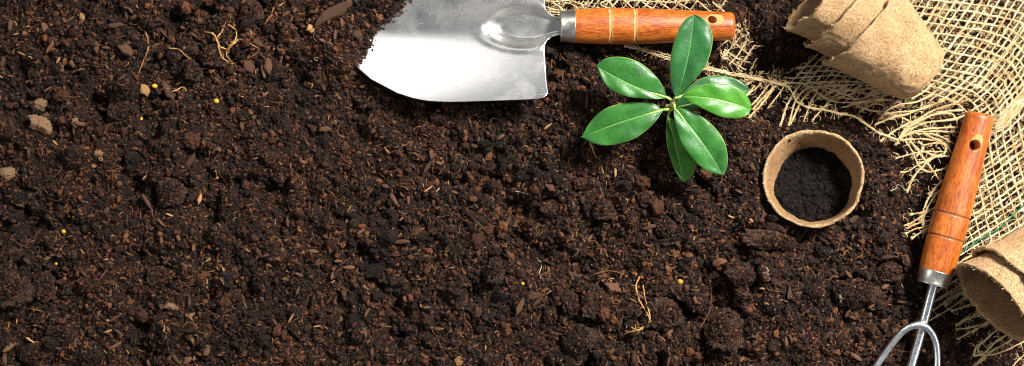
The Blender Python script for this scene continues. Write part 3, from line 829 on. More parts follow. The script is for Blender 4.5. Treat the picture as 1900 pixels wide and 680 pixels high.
def make_handle(root, mat, L, grooves, gd, hole, hr, tilt=(0, 0)):
    v, f = lathe(handle_profile(L, grooves, gd))
    o = obj('handle', v, f, mat, root)
    # hanging hole, cut straight through
    pr = []
    cyl = [(math.cos(a), math.sin(a)) for a in np.linspace(0, 2 * math.pi, 33)[:-1]]
    cv = []; lv = [(-60, hr), (19, hr), (26, hr * 1.12), (60, hr * 1.8)]
    for z_, r_ in lv: cv += [(hole[0] + c * r_ + tilt[0] * (z_ - 26) / 60, hole[1] + s * r_ + tilt[1] * (z_ - 26) / 60, z_) for c, s in cyl]
    cf = grid_faces(4, 32, True) + [tuple(range(32)), tuple(96 + j for j in range(32))[::-1]]
    c = bpy.data.objects.new('cut', make_mesh('cut', cv, cf, mat=mat)); COL.objects.link(c)
    c.parent = root
    import bmesh
    for me_ in (c.data, o.data):
        bmm = bmesh.new(); bmm.from_mesh(me_); bmesh.ops.recalc_face_normals(bmm, faces=bmm.faces); bmm.to_mesh(me_); bmm.free()
    md = o.modifiers.new('hole', 'BOOLEAN'); md.operation = 'DIFFERENCE'; md.object = c; md.solver = 'EXACT'
    bpy.context.view_layer.update()
    dg = bpy.context.evaluated_depsgraph_get()
    me = bpy.data.meshes.new_from_object(o.evaluated_get(dg)); o.modifiers.clear(); o.data = me
    for e in me.polygons: e.use_smooth = True
    bmm = bmesh.new(); bmm.from_mesh(me)
    for e in bmm.edges:
        if len(e.link_faces) == 2 and e.calc_face_angle() > 0.6: e.smooth = False
    bmm.to_mesh(me); bmm.free()
    bpy.data.objects.remove(c)
    return o
def ferrule(root, mat, x0, x1, r0, r1, parent=None):
    pr = [(x0 + 3, r0 - 9), (x0 + 3, r0 - 2.2), (x0, r0 - 1.6), (x0, r0 - 0.3), (x0 + 1.2, r0 + 0.4), (x0 + 3.4, r0 - .2), (x1 - 2.5, r1 + 0.2), (x1 - 1, r1 + .9), (x1, r1 + .2), (x1, r1 - 3)]
    v, f = lathe(pr)
    f = grid_faces(len(pr), 64, True)
    return obj('ferrule', v, f, mat, root)

M_ferr = mat_metal('satin_nickel', (0.72, 0.68, 0.60), 0.34)
M_steel = mat_metal('polished_steel', (0.92, 0.93, 0.94), 0.27)
M_blade = mat_metal('brushed_steel', (0.78, 0.765, 0.74), 0.25, brushed=True, dusty=True)
M_handleA = mat_handle('worn_varnished_wood', True, (66, 111), (250, 10), )
M_handleB = mat_handle('varnished_wood', False, (66, 109), (241, 0))

# trowel: local x from the ferrule joint towards the handle end
tz = 33.0
o0 = P(1065, TAX, tz)
trowel = empty('garden_trowel', (o0[0], o0[1], tz))
tag(trowel, 'hand trowel with broad silver steel blade and orange wooden handle, blade end in the soil', 'trowel')
make_handle(trowel, M_handleA, 297 * (1 - tz / H), (66, 111), 1.7, (250, 10), 7.5, (12, 20))
ferrule(trowel, M_ferr, -25, 2.5, 28.5, 30.8)
# blade (rows follow the distance from the axis)
a_ = np.concatenate([np.linspace(0, 15, 14), np.linspace(15.4, 36, 18), np.linspace(38, 124, 34), np.linspace(126, 141, 14)])
offs = np.concatenate([-a_[::-1][:-1], a_])
nc = 130; bv = []
for of in offs:
    xl, xr = float(blade_xl(abs(of))), float(blade_xr(abs(of)))
    tt = np.linspace(0, 1, nc) ; xx = xl + (xr - xl) * tt
    zz = blade_z(xx, np.full(nc, of))
    for x_, z_ in zip(xx, zz): bv.append(P(x_, TAX + of, z_))
bv = np.array(bv); bf = grid_faces(len(offs), nc)
bl = obj('blade', bv - np.array([o0[0], o0[1], tz]), bf, M_blade, trowel)
sol = bl.modifiers.new('thickness', 'SOLIDIFY'); sol.thickness = 2.6 * S; sol.offset = 0
# soil smear left on the blade tip is covered by the mound

# ------------------------------------------------------------------ hand fork
fz = 33.0
A = P(1736, 506, fz); Bv = P(1819, 212, fz)
d_ = Bv - A; fang = math.atan2(d_[1], d_[0]); FL = float(np.hypot(d_[0], d_[1]))
fork = empty('hand_fork', (A[0], A[1], fz), (0, 0, fang))
tag(fork, 'three pronged hand cultivator with orange wooden handle and shiny steel tines', 'hand fork')
make_handle(fork, M_handleB, FL, (66, 109), 1.5, (241, 2), 9.2)
ferrule(fork, M_ferr, -24, 2.5, 27.6, 30.4)
# wooden end seen inside the ferrule mouth
v, f = lathe([(-19, 0.001), (-19, 25), (-2, 26), (-2, 0.001)]); obj('ferrule_plug', v, f, mat_plain('ferrule_dark', (0.12, 0.05, 0.03), 0.7), fork)
ca, sa = math.cos(-fang), math.sin(-fang)
def toF(px, py, z):
    p = P(px, py, z); x, y = p[0] - A[0], p[1] - A[1]
    return (x * ca - y * sa, x * sa + y * ca, z - fz)
T = Tubes(); mid = catmull([toF(1738, 512, 30), toF(1727, 548, 27), toF(1714, 597, 20), toF(1704, 634, 18), toF(1690, 682, 18), toF(1674, 740, 20), toF(1662, 782, 16), toF(1655, 805, 2), toF(1652, 815, -22)], 10)
T.add(mid, np.interp(np.linspace(0, 1, len(mid)), [0, .35, .45, .8, 1], [9.0, 8.6, 8.0, 7.4, 3.0]), 20); T.build('centre_tine', M_steel, fork)
T = Tubes(); side = catmull([toF(1560, 800, -24), toF(1566, 785, 2), toF(1580, 752, 18), toF(1622, 686, 24), toF(1650, 645, 27), toF(1672, 618, 31), toF(1690, 606, 34), toF(1706, 603, 35), toF(1721, 609, 34), toF(1732, 624, 31), toF(1738, 646, 27), toF(1739, 680, 22), toF(1737, 740, 20), toF(1735, 790, 8), toF(1734, 803, -20)], 10)
T.add(side, np.interp(np.linspace(0, 1, len(side)), [0, .12, .5, .88, 1], [3.0, 6.0, 6.6, 6.0, 3.0]), 20); T.build('outer_tines', M_steel, fork)
v, f = lump_verts(3, 5, 0.1, 0, 1.5, 2); wl = np.array(toF(1710, 603, 22)); obj('weld', v * np.array([9, 11, 8]) + wl, f, M_steel, fork)

# ------------------------------------------------------------------ peat pots
def pot_mesh(seed, Rr=93.0, Rb=56.0, Hp=168.0, th=6.5, seg=150, nz=56, rag=3.0, flare=3.5):
    """local z = axis, rim at z=0, base at z=-Hp"""
    ang = np.arange(seg) * 2 * math.pi / seg; V_ = []; n = 0
    rim = rag * 1.1 * fbm(np.stack([np.cos(ang) * 2.2, np.sin(ang) * 2.2, ang * 0 + seed], -1), 3, seed) + rag * 0.8 * fbm(np.stack([np.cos(ang) * 11, np.sin(ang) * 11, ang * 0], -1), 2, seed + 3)
    t_ = np.linspace(0, 1, nz)
    wob = 2.0 * fbm(np.stack([np.cos(ang) * 1.1, np.sin(ang) * 1.1, ang * 0 + seed * 2], -1), 2, seed + 9)
    def wall(off, rev):
        rows = []
        for t in (t_[::-1] if rev else t_):
            zz = -Hp * t + (rim * (1 - t) ** 6 if True else 0)
            r = Rr + (Rb - Rr) * t + off + wob * (1 - t * .5) + flare * math.exp(-t * 9)
            if t > 0.93: r = r - 9 * ((t - 0.93) / 0.07) ** 2.2
            co = np.stack([r * np.cos(ang), r * np.sin(ang), zz + 0 * ang], -1)
            dn_ = 1.6 * fbm(co / 7.0 + seed, 4, seed + 20, 0.7) + 4.2 * fbm(co / 38.0 + seed, 3, seed + 21) - 1.6 * np.exp(-((t - 0.86) / 0.012) ** 2)
            pl = 0.9 * np.maximum(0, fbm(np.stack([np.cos(ang) * 7, np.sin(ang) * 7, ang * 0 + t * 1.5], -1), 2, seed + 30) - 0.25) * 4 * t
            co[:, :2] *= (1 + (dn_ - pl) / r)[:, None]
            rows.append(co)
        return rows
    inner = wall(-th, True); outer = wall(0, False)
    inner = [q + np.array([0, 0, 0 if i else 0]) for i, q in enumerate(inner)]
    cap = [(inner[-1] * 0.5 + outer[0] * 0.5) + np.array([0, 0, 1.4])]
    rows = inner + cap + outer
    return np.vstack(rows), grid_faces(len(rows), seg, True), seg, len(rows)
def make_pot(name, seed, center, axis, label, roll=0.0, scale=1.0, group=None, ragtop=3.0, inside=False, hairs=150, **kw):
    root = empty(name, center)
    z = Vector(axis).normalized(); x = Vector((0, 0, 1)).cross(z)
    if x.length < 0.2: x = Vector((1, 0, 0))
    x.normalize(); y = z.cross(x)
    m = Matrix((x, y, z)).transposed() @ Matrix.Rotation(roll, 3, 'Z')
    root.rotation_euler = m.to_euler()
    v, f, seg, nr = pot_mesh(seed, rag=ragtop, **kw)
    v = v * scale
    w = obj('wall', v, f, M_pot, root)
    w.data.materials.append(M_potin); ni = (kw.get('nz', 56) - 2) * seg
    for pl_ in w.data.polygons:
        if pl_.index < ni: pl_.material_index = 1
    Hp = kw.get('Hp', 168.0) * scale; Rb = kw.get('Rb', 56.0) * scale
    vb, fb = lathe([(0, 0.001), (0, Rb * .3), (0.5, Rb * .6), (0, Rb - 9), (3.5, Rb - 8), (3.5, 0.001)])
    vb = np.stack([vb[:, 1], vb[:, 2], -Hp + 0.5 + vb[:, 0] - 1], -1)
    obj('base', vb, fb, M_pot, root)
    q = np.random.RandomState(seed); T = Tubes()
    rimv = v[(nr // 2) * seg:(nr // 2 + 1) * seg]
    for k in range(hairs):
        p0 = rimv[q.randint(seg)]; dirr = np.array([p0[0], p0[1], 0]) / np.linalg.norm(p0[:2])
        dd = dirr * q.uniform(-.6, .8) + np.array([0, 0, q.uniform(.0, .9)]) + q.normal(size=3) * 0.4
        T.add(np.array([p0 - dd, p0 + dd * q.uniform(.8, 2.2), p0 + dd * q.uniform(2.2, 3.4) + q.normal(size=3)]), 0.45, 3, cap=False)
    T.build('rim_fibres', M_fuzz, root)
    tag(root, label, 'peat pot', group)
    return root
GP = 'biodegradable peat pots'
# standing pot
up = Vector((-0.24, 0.20, 1.0))
pc = P(PC[0], PC[1], 24)
make_pot('peat_pot', 3, pc, up, 'round peat pot standing upright in the soil, half full of dark soil', 0.4, 0.955, GP, 4.5, Hp=120, Rb=70, th=5.5)
# soil in it
upn = np.array(up.normalized()); e1 = np.array([1, 0, -upn[0] / upn[2]]); e1 /= np.linalg.norm(e1); e2 = np.cross(upn, e1)
ctr = pc - upn * 70
q = np.random.RandomState(77); n = 3600
th = q.uniform(0, 2 * math.pi, n); rr = 72 * np.sqrt(q.rand(n))
hgt = 11 * fbm2(rr * np.cos(th), rr * np.sin(th), 22, 3, 8) + 20 * sstep(30, 70, np.hypot(rr * np.cos(th) + 62, rr * np.sin(th) + 18) * -1 + 75) 
pp = ctr + (rr * np.cos(th))[:, None] * e1 + (rr * np.sin(th))[:, None] * e2 + hgt[:, None] * upn
r = np.clip(2.1 * np.exp(0.5 * q.normal(size=n)), 1.0, 7)
kw_ = 420; tw = q.uniform(0, 2 * math.pi, kw_); dw = 70 * q.rand(kw_) ** 0.45; rw = 86.0 - 0.17 * dw
k_ = q.rand(kw_) < 0.35 + 0.5 * np.cos(tw - 2.4); tw, dw, rw = tw[k_], dw[k_], rw[k_]
wp = pc - dw[:, None] * upn + (rw * np.cos(tw))[:, None] * e1 + (rw * np.sin(tw))[:, None] * e2
pp = np.vstack([pp, wp]); r = np.r_[r, np.clip(1.3 * np.exp(0.5 * q.normal(size=len(wp))), 0.7, 3.5)]; n = len(pp)
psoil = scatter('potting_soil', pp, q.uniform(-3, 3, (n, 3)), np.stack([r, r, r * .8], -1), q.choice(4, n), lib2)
tag(psoil, 'dark potting soil inside the standing peat pot', 'soil', kind='stuff')
rr_ = np.linspace(0, 76, 24); an = np.arange(48) * 2 * math.pi / 48; vv = []
for a in rr_:
    x_, y_ = a * np.cos(an), a * np.sin(an)
    hh = 11 * fbm2(x_, y_, 22, 3, 8) + 20 * sstep(30, 70, np.hypot(x_ + 62, y_ + 18) * -1 + 75) - 2
    vv.append(ctr + x_[:, None] * e1 + y_[:, None] * e2 + hh[:, None] * upn)
pf = obj('potting_soil_fill', np.vstack(vv), grid_faces(24, 48, True), M_shaded)
tag(pf, 'soil filling the standing peat pot below its rim', 'soil', kind='stuff')

# three nested pots, upper right
def axis_dir(ang, e): return np.array([math.cos(R(ang)) * math.cos(R(e)), math.sin(R(ang)) * math.cos(R(e)), math.sin(R(e))])
ax = axis_dir(140, 4)
base_c = P(1716, 146, 70)
for k, lab in enumerate(['outermost peat pot of the upper right nested row, its round base toward the burlap', 'middle peat pot nested between two others, upper right', 'innermost peat pot of the nested row, its torn rim facing the trowel']):
    rc = base_c + ax * (155 + 46 * k)
    make_pot('peat_pot', 11 + 5 * k, rc, ax + np.array([0, 0, 0.0]), lab, 0.7 + 1.9 * k, 1.0, GP, 4.0 + (2 if k == 2 else 0), Rr=92 - 1.0 * k, Rb=54 - 1.5 * k, Hp=155, flare=5.0)
# two nested pots, lower right
ax2 = axis_dir(180 + 37, 9)
mc = P(1843, 561, 92)
make_pot('peat_pot', 31, mc, ax2, 'inner peat pot of the lower right pair, its open mouth facing the fork', 0.3, 1.0, GP, 3.5, Rr=85, Rb=51, Hp=155)
make_pot('peat_pot', 36, mc - ax2 * 41, ax2, 'outer peat pot of the lower right pair, sleeved over the other', 1.3, 1.0, GP, 3.5, Rr=88, Rb=53, Hp=155)

# ------------------------------------------------------------------ seedling
plant = empty('seedling', P(1243, 196, -8))
po = P(1243, 196, -8)
tag(plant, 'young plant with seven glossy oval green leaves growing from the soil', 'plant')
Z3 = lambda pts: [(1050 + a / 2.059, 20 + b / 2.059) for a, b in pts]
LM_ = [mat_leaf('leaf_deep', (0.012, 0.078, 0.020), (0.026, 0.145, 0.034), (0.10, 0.30, 0.06)),
       mat_leaf('leaf_bright', (0.030, 0.165, 0.010), (0.068, 0.27, 0.018), (0.28, 0.50, 0.12)),
       mat_leaf('leaf_mid', (0.014, 0.098, 0.015), (0.036, 0.185, 0.025), (0.15, 0.36, 0.08))]
def resample(pts, n):
    p = catmull(pts, 8); d = np.r_[0, np.cumsum(np.linalg.norm(np.diff(p, axis=0), axis=1))]
    return np.stack([np.interp(np.linspace(0, d[-1], n), d, p[:, k]) for k in range(p.shape[1])], -1)
def make_leaf(base, tip, left, right, bend, zb, zt, arch, fold, twist, mat, label, petz):
    """outline in photo coordinates; left/right are the two margins from base to tip"""
    n = 44; m = 12
    Lp = resample(np.array([base] + left + [tip]), n); Rp = resample(np.array([base] + right + [tip]), n)
    b = np.array(base); tp = np.array(tip); t = np.linspace(0, 1, n)
    # midrib: mean of chord position, pushed by bend
    dirv = tp - b; nrm = np.array([-dirv[1], dirv[0]]) / np.linalg.norm(dirv)
    M_ = b[None] + t[:, None] * dirv[None] + (bend * np.sin(math.pi * t))[:, None] * nrm
    # pull the margin stations to the midrib's own parameter by projection
    def byproj(Q):
        s = (Q - b) @ dirv / (dirv @ dirv); s = np.maximum.accumulate(s); s = (s - s[0]) / (s[-1] - s[0])
        tt = t * 0.75 + 0.25 * np.linspace(0, 1, n)
        return np.stack([np.interp(tt, s, Q[:, 0]), np.interp(tt, s, Q[:, 1])], -1)
    L2, R2 = byproj(Lp) * 0.6 + Lp * 0.4, byproj(Rp) * 0.6 + Rp * 0.4
    V_ = []; UV = []
    for i in range(n):
        zc = zb + (zt - zb) * t[i] + arch * math.sin(math.pi * t[i] ** 0.8)
        for j in range(-m, m + 1):
            s = abs(j) / m; E = L2[i] if j < 0 else R2[i]
            p2 = M_[i] * (1 - s) + E * s
            w = np.linalg.norm(E - M_[i])
            z = zc + fold * w * (s ** 1.3) * (1 - 0.85 * s * s) * 1.6 + twist * w * s * (-1 if j < 0 else 1) * math.sin(math.pi * t[i])
            z += 1.7 * math.sin(t[i] * 17 + s * 4 + zb + (2 if j < 0 else 0)) * s * (1 - t[i] * .3)
            V_.append(P(p2[0], p2[1], z) - po); UV.append((t[i], 0.5 + 0.5 * j / m))
    o = obj('leaf', V_, grid_faces(n, 2 * m + 1), mat, plant, uv=UV)
    if label: o['label'] = label
    so = o.modifiers.new('thickness', 'SOLIDIFY'); so.thickness = 1.3 * S; so.offset = -1
    T = Tubes(); st = np.array(petz); e = P(base[0], base[1], zb)
    # midrib ridge underneath plus petiole
    mdp = np.array([P(M_[i][0], M_[i][1], zb + (zt - zb) * t[i] + arch * math.sin(math.pi * t[i] ** 0.8) - 1.0) for i in range(0, n - 6, 3)])
    cp = catmull(np.vstack([[P(*st)], [(P(*st) + e) / 2 + np.array([0, 0, 3])], mdp[:5]]), 6) - po
    T.add(cp, np.interp(np.linspace(0, 1, len(cp)), [0, .3, .5, 1], [2.9, 2.6, 2.3, 0.7]), 8)
    T.build('petiole', M_pet, o)
    return o
t = NT('petiole'); M_pet = t.set(color=t.ramp(t.noise(t.coord('Object'), 300, 3), [(0.3, (0.20, 0.36, 0.05)), (0.7, (0.36, 0.52, 0.12))]), rough=0.45, spec=0.45)
ST_ = (1249, 186, 82)
# under leaves first
make_leaf(*[Z3([q])[0] for q in ((418, 372), (700, 300))], Z3([(430, 340), (470, 292), (520, 258), (580, 248), (640, 258), (685, 282)]), Z3([(450, 377), (520, 376), (580, 366), (640, 350), (685, 322)]), 0, 50, 44, 6, 0.10, 0.1, LM_[0], 'dark green leaf mostly hidden under the bright right leaf', (1248, 196, 66))
make_leaf(*[Z3([q])[0] for q in ((390, 403), (450, 655))], Z3([(438, 440), (475, 500), (497, 560), (498, 600), (478, 638)]), Z3([(383, 440), (384, 495), (395, 550), (415, 605), (435, 642)]), 0, 52, 40, 10, 0.14, 0.0, LM_[1], 'narrow bright green leaf pointing down, tucked under the lower right leaf', (1243, 200, 60))
make_leaf(*[Z3([q])[0] for q in ((368, 380), (59, 484))], Z3([(352, 412), (320, 447), (270, 484), (210, 508), (150, 515), (100, 506)]), Z3([(345, 360), (300, 350), (220, 354), (150, 375), (95, 424)]), 3, 76, 62, 10, 0.12, 0.0, LM_[2], 'long leaf pointing to the lower left', (1244, 203, 70))
make_leaf(*[Z3([q])[0] for q in ((384, 331), (118, 212))], Z3([(345, 339), (280, 335), (220, 325), (170, 300), (138, 262)]), Z3([(375, 298), (350, 258), (310, 218), (260, 188), (200, 176), (148, 184)]), -6, 88, 92, 8, 0.16, 0.0, LM_[2], 'shiny leaf pointing to the upper left', (1249, 188, 80))
make_leaf(*[Z3([q])[0] for q in ((424, 331), (490, 16))], Z3([(450, 306), (492, 262), (531, 212), (553, 158), (560, 100), (548, 55), (522, 25)]), Z3([(410, 310), (401, 268), (399, 200), (411, 130), (434, 70), (462, 30)]), 5, 92, 118, 8, 0.18, 0.0, LM_[0], 'tallest dark leaf, its tip over the trowel handle', (1251, 184, 84))
make_leaf(*[Z3([q])[0] for q in ((415, 373), (601, 628))], Z3([(460, 376), (510, 399), (560, 438), (600, 489), (617, 545), (616, 600)]), Z3([(413, 400), (420, 440), (438, 495), (472, 552), (520, 600), (570, 626)]), -4, 84, 78, 10, 0.14, 0.0, LM_[2], 'broad leaf pointing to the lower right', (1250, 192, 78))
make_leaf(*[Z3([q])[0] for q in ((445, 326), (708, 378))], Z3([(465, 342), (505, 364), (550, 388), (600, 407), (650, 411), (692, 401)]), Z3([(490, 296), (550, 280), (620, 283), (670, 305), (701, 345)]), -6, 98, 92, 10, 0.14, 0.0, LM_[1], 'bright green leaf pointing right, on top of the dark one', (1252, 184, 88))
T = Tubes(); stp = catmull([P(1240, 199, -14), P(1238, 200, 20), P(1240, 203, 48), P(1244, 200, 66), P(1249, 190, 80), P(1253, 182, 92)], 8) - po
q = np.random.RandomState(4)
T.add(stp, np.interp(np.linspace(0, 1, len(stp)), [0, .55, .8, 1], [5.0, 4.8, 4.6, 2.4]) * q.uniform(0.88, 1.14, len(stp)), 12)
for k, (a, b, z) in enumerate([(1244, 203, 64), (1246, 196, 72), (1243, 199, 70), (1249, 190, 82)]):
    c = P(a, b, z) - po; T.add(catmull([c + (-4, -3, 0), c, c + (4, 3, 2)], 4), [1.5, 3, 4, 4.2, 4.6, 4.2, 4, 3, 1.5], 8)
t = NT('stem'); M_stem = t.set(color=t.ramp(t.noise(t.coord('Object'), 420, 4, 0.7), [(0.35, (0.22, 0.15, 0.06)), (0.5, (0.42, 0.44, 0.16)), (0.7, (0.58, 0.60, 0.28))]), rough=0.55, spec=0.4)
T.build('stem', M_stem, plant)
v, f = lump_verts(2, 8, 0.1, 0, 1.2, 2, (3.2, 2.6, 4.5)); obj('bud', v + (P(1254, 182, 95) - po), f, M_pet, plant)

# ------------------------------------------------------------------ burlap
burlap = empty('burlap_cloth', P(1640, 210, 0)); bo = P(1640, 210, 0)
tag(burlap, 'coarse open weave jute burlap cloth with frayed edges, spread under pots and tools', 'cloth')
def cloth_z(px, py):
    """height of the cloth over the soil"""
    z = 6.0 + 0 * px
    z = z + 20 * np.exp(-(((px - 1885) * 0.62 + (py - 205) * 0.78) / 26) ** 2) * sstep(1790, 1850, px)      # fold
    z = z + 4 * fbm2(px, py, 60, 2, 55)
    # keep it under the tools and pots
    dh, _ = seg_dist(px, py, 1820, 213, 1730, 520); z = z - 9 * sstep(40, 22, dh)
    dt, _ = seg_dist(px, py, 1000, 49, 1362, 49); z = z - 9 * sstep(44, 26, dt)
    dp, _ = seg_dist(px, py, 1845, 570, 1990, 460); z = z - 11 * sstep(95, 60, dp)
    dq, _ = seg_dist(px, py, 1700, 140, 1560, 30); z = z - 7 * sstep(90, 50, dq)
    return z
yarns = {}
fuzz = Tubes(); fq = np.random.RandomState(99)
def sample_fuzz(p, k, rad):
    for _ in range(k):
        j = fq.randint(len(p)); ln = 3 + 15 * fq.rand() ** 1.6
        h = hair(fq, p[j, 0] + fq.normal() * rad * .4, p[j, 1] + fq.normal() * rad * .4, p[j, 2], ln, 0.55, 5, 1.3)
        fuzz.add(h, 0.38, 3, cap=False)
yq = np.random.RandomState(5)
def yarn_path(pts, zoff=0.0, under=0.0, n=10, wob=0.5, amp=0.9, zfix=None):
    p = np.array(pts, float); c = catmull(p[:, :2], n)
    c = resample(c, max(6, int(np.linalg.norm(np.diff(c, axis=0), axis=1).sum() / 2.6))) if len(c) > 3 else c
    m = len(c); ph = yq.uniform(0, 6.28)
    jit = np.convolve(yq.normal(size=m + 6), np.ones(7) / 7, 'valid') * wob * 2.2
    tn = np.gradient(c, axis=0); tn /= np.linalg.norm(tn, axis=1, keepdims=True) + 1e-9
    c = c + jit[:, None] * np.stack([-tn[:, 1], tn[:, 0]], -1)
    s = np.r_[0, np.cumsum(np.linalg.norm(np.diff(c, axis=0), axis=1))]
    z = cloth_z(c[:, 0], c[:, 1]) + zoff + amp * np.sin(s / 15.5 * math.pi + ph)
    return np.array([P(a, b, zz) for (a, b), zz in zip(c, z)])
def yarn(pts, fam, r=1.75, zoff=0.0, fz_=None, **kw):
    c = yarn_path(pts, zoff, **kw); m = len(c); r = r * 0.73
    rad = r * (1 + 0.22 * np.convolve(yq.normal(size=m + 4), np.ones(5) / 5, 'valid') * 2.4)
    yarns.setdefault((fam, pts[0][0] < 1450 or (fam == 'warp_yarns' and pts[-1][0] < 1330)), Tubes()).add(c - bo, np.clip(rad, 0.55 * r, 1.8 * r), 7, rough=0.2)
    sample_fuzz(c - bo, int(m * (0.5 if fz_ is None else fz_)), r)
def loose(pts, r=1.7, zoff=3.0, label=None, flare=True, fz_=0.5):
    c = yarn_path(pts, zoff + yq.uniform(0, 3), amp=0.6, wob=0.35); m = len(c)
    rad = r * (1 + 0.2 * np.convolve(yq.normal(size=m + 4), np.ones(5) / 5, 'valid') * 1.6)
    if flare:
        rad[:3] *= [1.6, 1.35, 1.1]
    T = Tubes(); T.add(c - bo, np.clip(rad, 0.5 * r, 2.2 * r), 7, rough=0.2)
    T.build('loose_yarn', M_yarnb, burlap)
    sample_fuzz(c - bo, int(m * fz_ * 1.7), r)
# weft arcs, traced
BARC = [
 [(1640, -38), (1700, -22), (1763, -14), (1830, -7), (1870, -2), (1915, 6), (1960, 30)],
 [(1640, -20), (1700, -6), (1732, 0), (1763, 4), (1806, 9), (1841, 13), (1870, 18), (1900, 27), (1940, 50)],
 [(1640, 2), (1700, 12), (1735, 16), (1758, 19), (1799, 21), (1824, 27), (1850, 32), (1876, 37), (1900, 46), (1935, 76)],
 [(1640, 16), (1700, 24), (1728, 27), (1753, 34), (1779, 38), (1809, 42), (1834, 46), (1859, 49), (1876, 56), (1900, 74), (1928, 108)],
 [(1650, 30), (1700, 39), (1735, 44), (1758, 48), (1788, 52), (1824, 57), (1855, 67), (1876, 78), (1900, 99), (1922, 130), (1935, 180), (1945, 260)],
 [(1660, 50), (1716, 61), (1753, 64), (1779, 68), (1813, 72), (1841, 81), (1864, 90), (1882, 106), (1896, 120), (1912, 150), (1920, 190), (1925, 250), (1945, 320)],
 [(1680, 66), (1732, 74), (1771, 82), (1806, 88), (1841, 99), (1859, 108), (1876, 120), (1885, 133), (1896, 151), (1902, 180), (1903, 215), (1908, 250), (1925, 300), (1945, 350)],
 [(1690, 80), (1741, 90), (1771, 99), (1806, 106), (1841, 115), (1859, 126), (1869, 139), (1880, 153), (1887, 170), (1890, 200), (1890, 235), (1896, 262), (1908, 300), (1925, 345)],
 [(1690, 98), (1744, 109), (1779, 118), (1824, 125), (1846, 139), (1862, 151), (1869, 165), (1876, 179), (1878, 199), (1875, 225), (1876, 250), (1884, 280), (1893, 315), (1905, 350), (1920, 400)],
 [(1690, 114), (1741, 125), (1771, 132), (1806, 139), (1830, 148), (1852, 165), (1862, 178), (1867, 192), (1867, 206), (1861, 228), (1861, 255), (1868, 285), (1876, 315), (1886, 350), (1898, 385), (1912, 430)],
 [(1690, 128), (1733, 137), (1771, 144), (1799, 155), (1820, 163), (1841, 178), (1850, 193), (1857, 213), (1850, 236), (1847, 262), (1853, 290), (1860, 320), (1868, 350), (1880, 385), (1890, 420), (1900, 460)],
 [(1690, 142), (1725, 148), (1756, 156), (1785, 165), (1806, 172), (1823, 186), (1834, 200), (1841, 216), (1838, 244), (1836, 270), (1840, 300), (1846, 330), (1853, 362), (1862, 395), (1871, 425), (1878, 470)],
 [(1700, 154), (1726, 160), (1762, 170), (1788, 179), (1808, 193), (1816, 209), (1820, 240), (1822, 290), (1828, 322), (1834, 350), (1840, 378), (1848, 410), (1856, 445), (1864, 490)],
 [(1700, 165), (1746, 179), (1770, 190), (1788, 202), (1798, 220), (1802, 280), (1812, 330), (1820, 366), (1826, 395), (1834, 425), (1842, 460), (1850, 500)],
 [(1790, 330), (1800, 370), (1808, 400), (1816, 430), (1826, 465), (1832, 500)],
 [(1776, 380), (1790, 410), (1800, 435), (1808, 460), (1818, 495)],
]
for i, b in enumerate(BARC): yarn(b, 'weft_yarns', r=2.3 if i in (2, 7, 9) else 1.95, zoff=(i % 2) * 1.0)
# warp: follow a direction field, down and to the left
def wang(px, py):
    pts = np.array([(1720, 10, 60), (1850, 40, 60), (1760, 90, 54), (1830, 120, 52), (1890, 120, 56), (1740, 150, 42), (1790, 165, 41), (1860, 170, 47), (1740, 200, 24), (1810, 205, 30), (1890, 210, 46), (1870, 270, 38), (1830, 330, 34), (1880, 350, 36), (1850, 430, 31), (1700, 420, 24), (1700, 230, 18), (1560, 130, 44), (1520, 180, 40), (1600, 180, 26)], float)
    w = 1 / (((pts[:, 0] - px) ** 2 + (pts[:, 1] - py) ** 2) / 900 + 0.3) ** 1.5
    return R(float((w * pts[:, 2]).sum() / w.sum()))
def flow(px, py, ln, step=7):
    out = [(px, py)]
    while ln > 0:
        a = wang(px, py); px -= math.cos(a) * step; py += math.sin(a) * step; out.append((px, py)); ln -= step
    return out
k = 0
for x0 in np.arange(1672, 1945, 16.0):           # from the top edge
    ln = 265 - max(0, (1800 - x0)) * 1.0
    yarn(flow(x0 + yq.normal() * 1.2, -14, max(70, ln)), 'warp_yarns', r=1.9 if k % 5 else 2.5, zoff=1 - (k % 2)); k += 1
for y0 in np.arange(16, 196, 17.0):
    yarn(flow(1926, y0 + yq.normal() * 1.2, 190 - 0.1 * y0), 'warp_yarns', r=1.9 if k % 4 else 2.4, zoff=1 - (k % 2)); k += 1
for i, y0 in enumerate(np.arange(212, 470, 14.2)):            # lower part, running out left of the fork handle
    ln = [150, 150, 160, 160, 160, 165, 165, 170][i] if i < 8 else 235
    yarn(flow(1926, y0 + yq.normal() * 1.0, ln), 'warp_yarns', r=2.0 if k % 4 else 2.6, zoff=1 - (k % 2)); k += 1
# crest of the fold: yarns bunched together
for i in range(8):
    o_ = (i - 3.5) * 4.6 + yq.normal() * 1.5
    yarn([(1790 + yq.normal() * 8, 236 + o_ * .7), (1842, 232 + o_), (1866, 218 + o_), (1890, 190 + o_), (1925, 150 + o_)], 'warp_yarns', r=1.6, zoff=1 + yq.uniform(-1, 2), fz_=0.5)
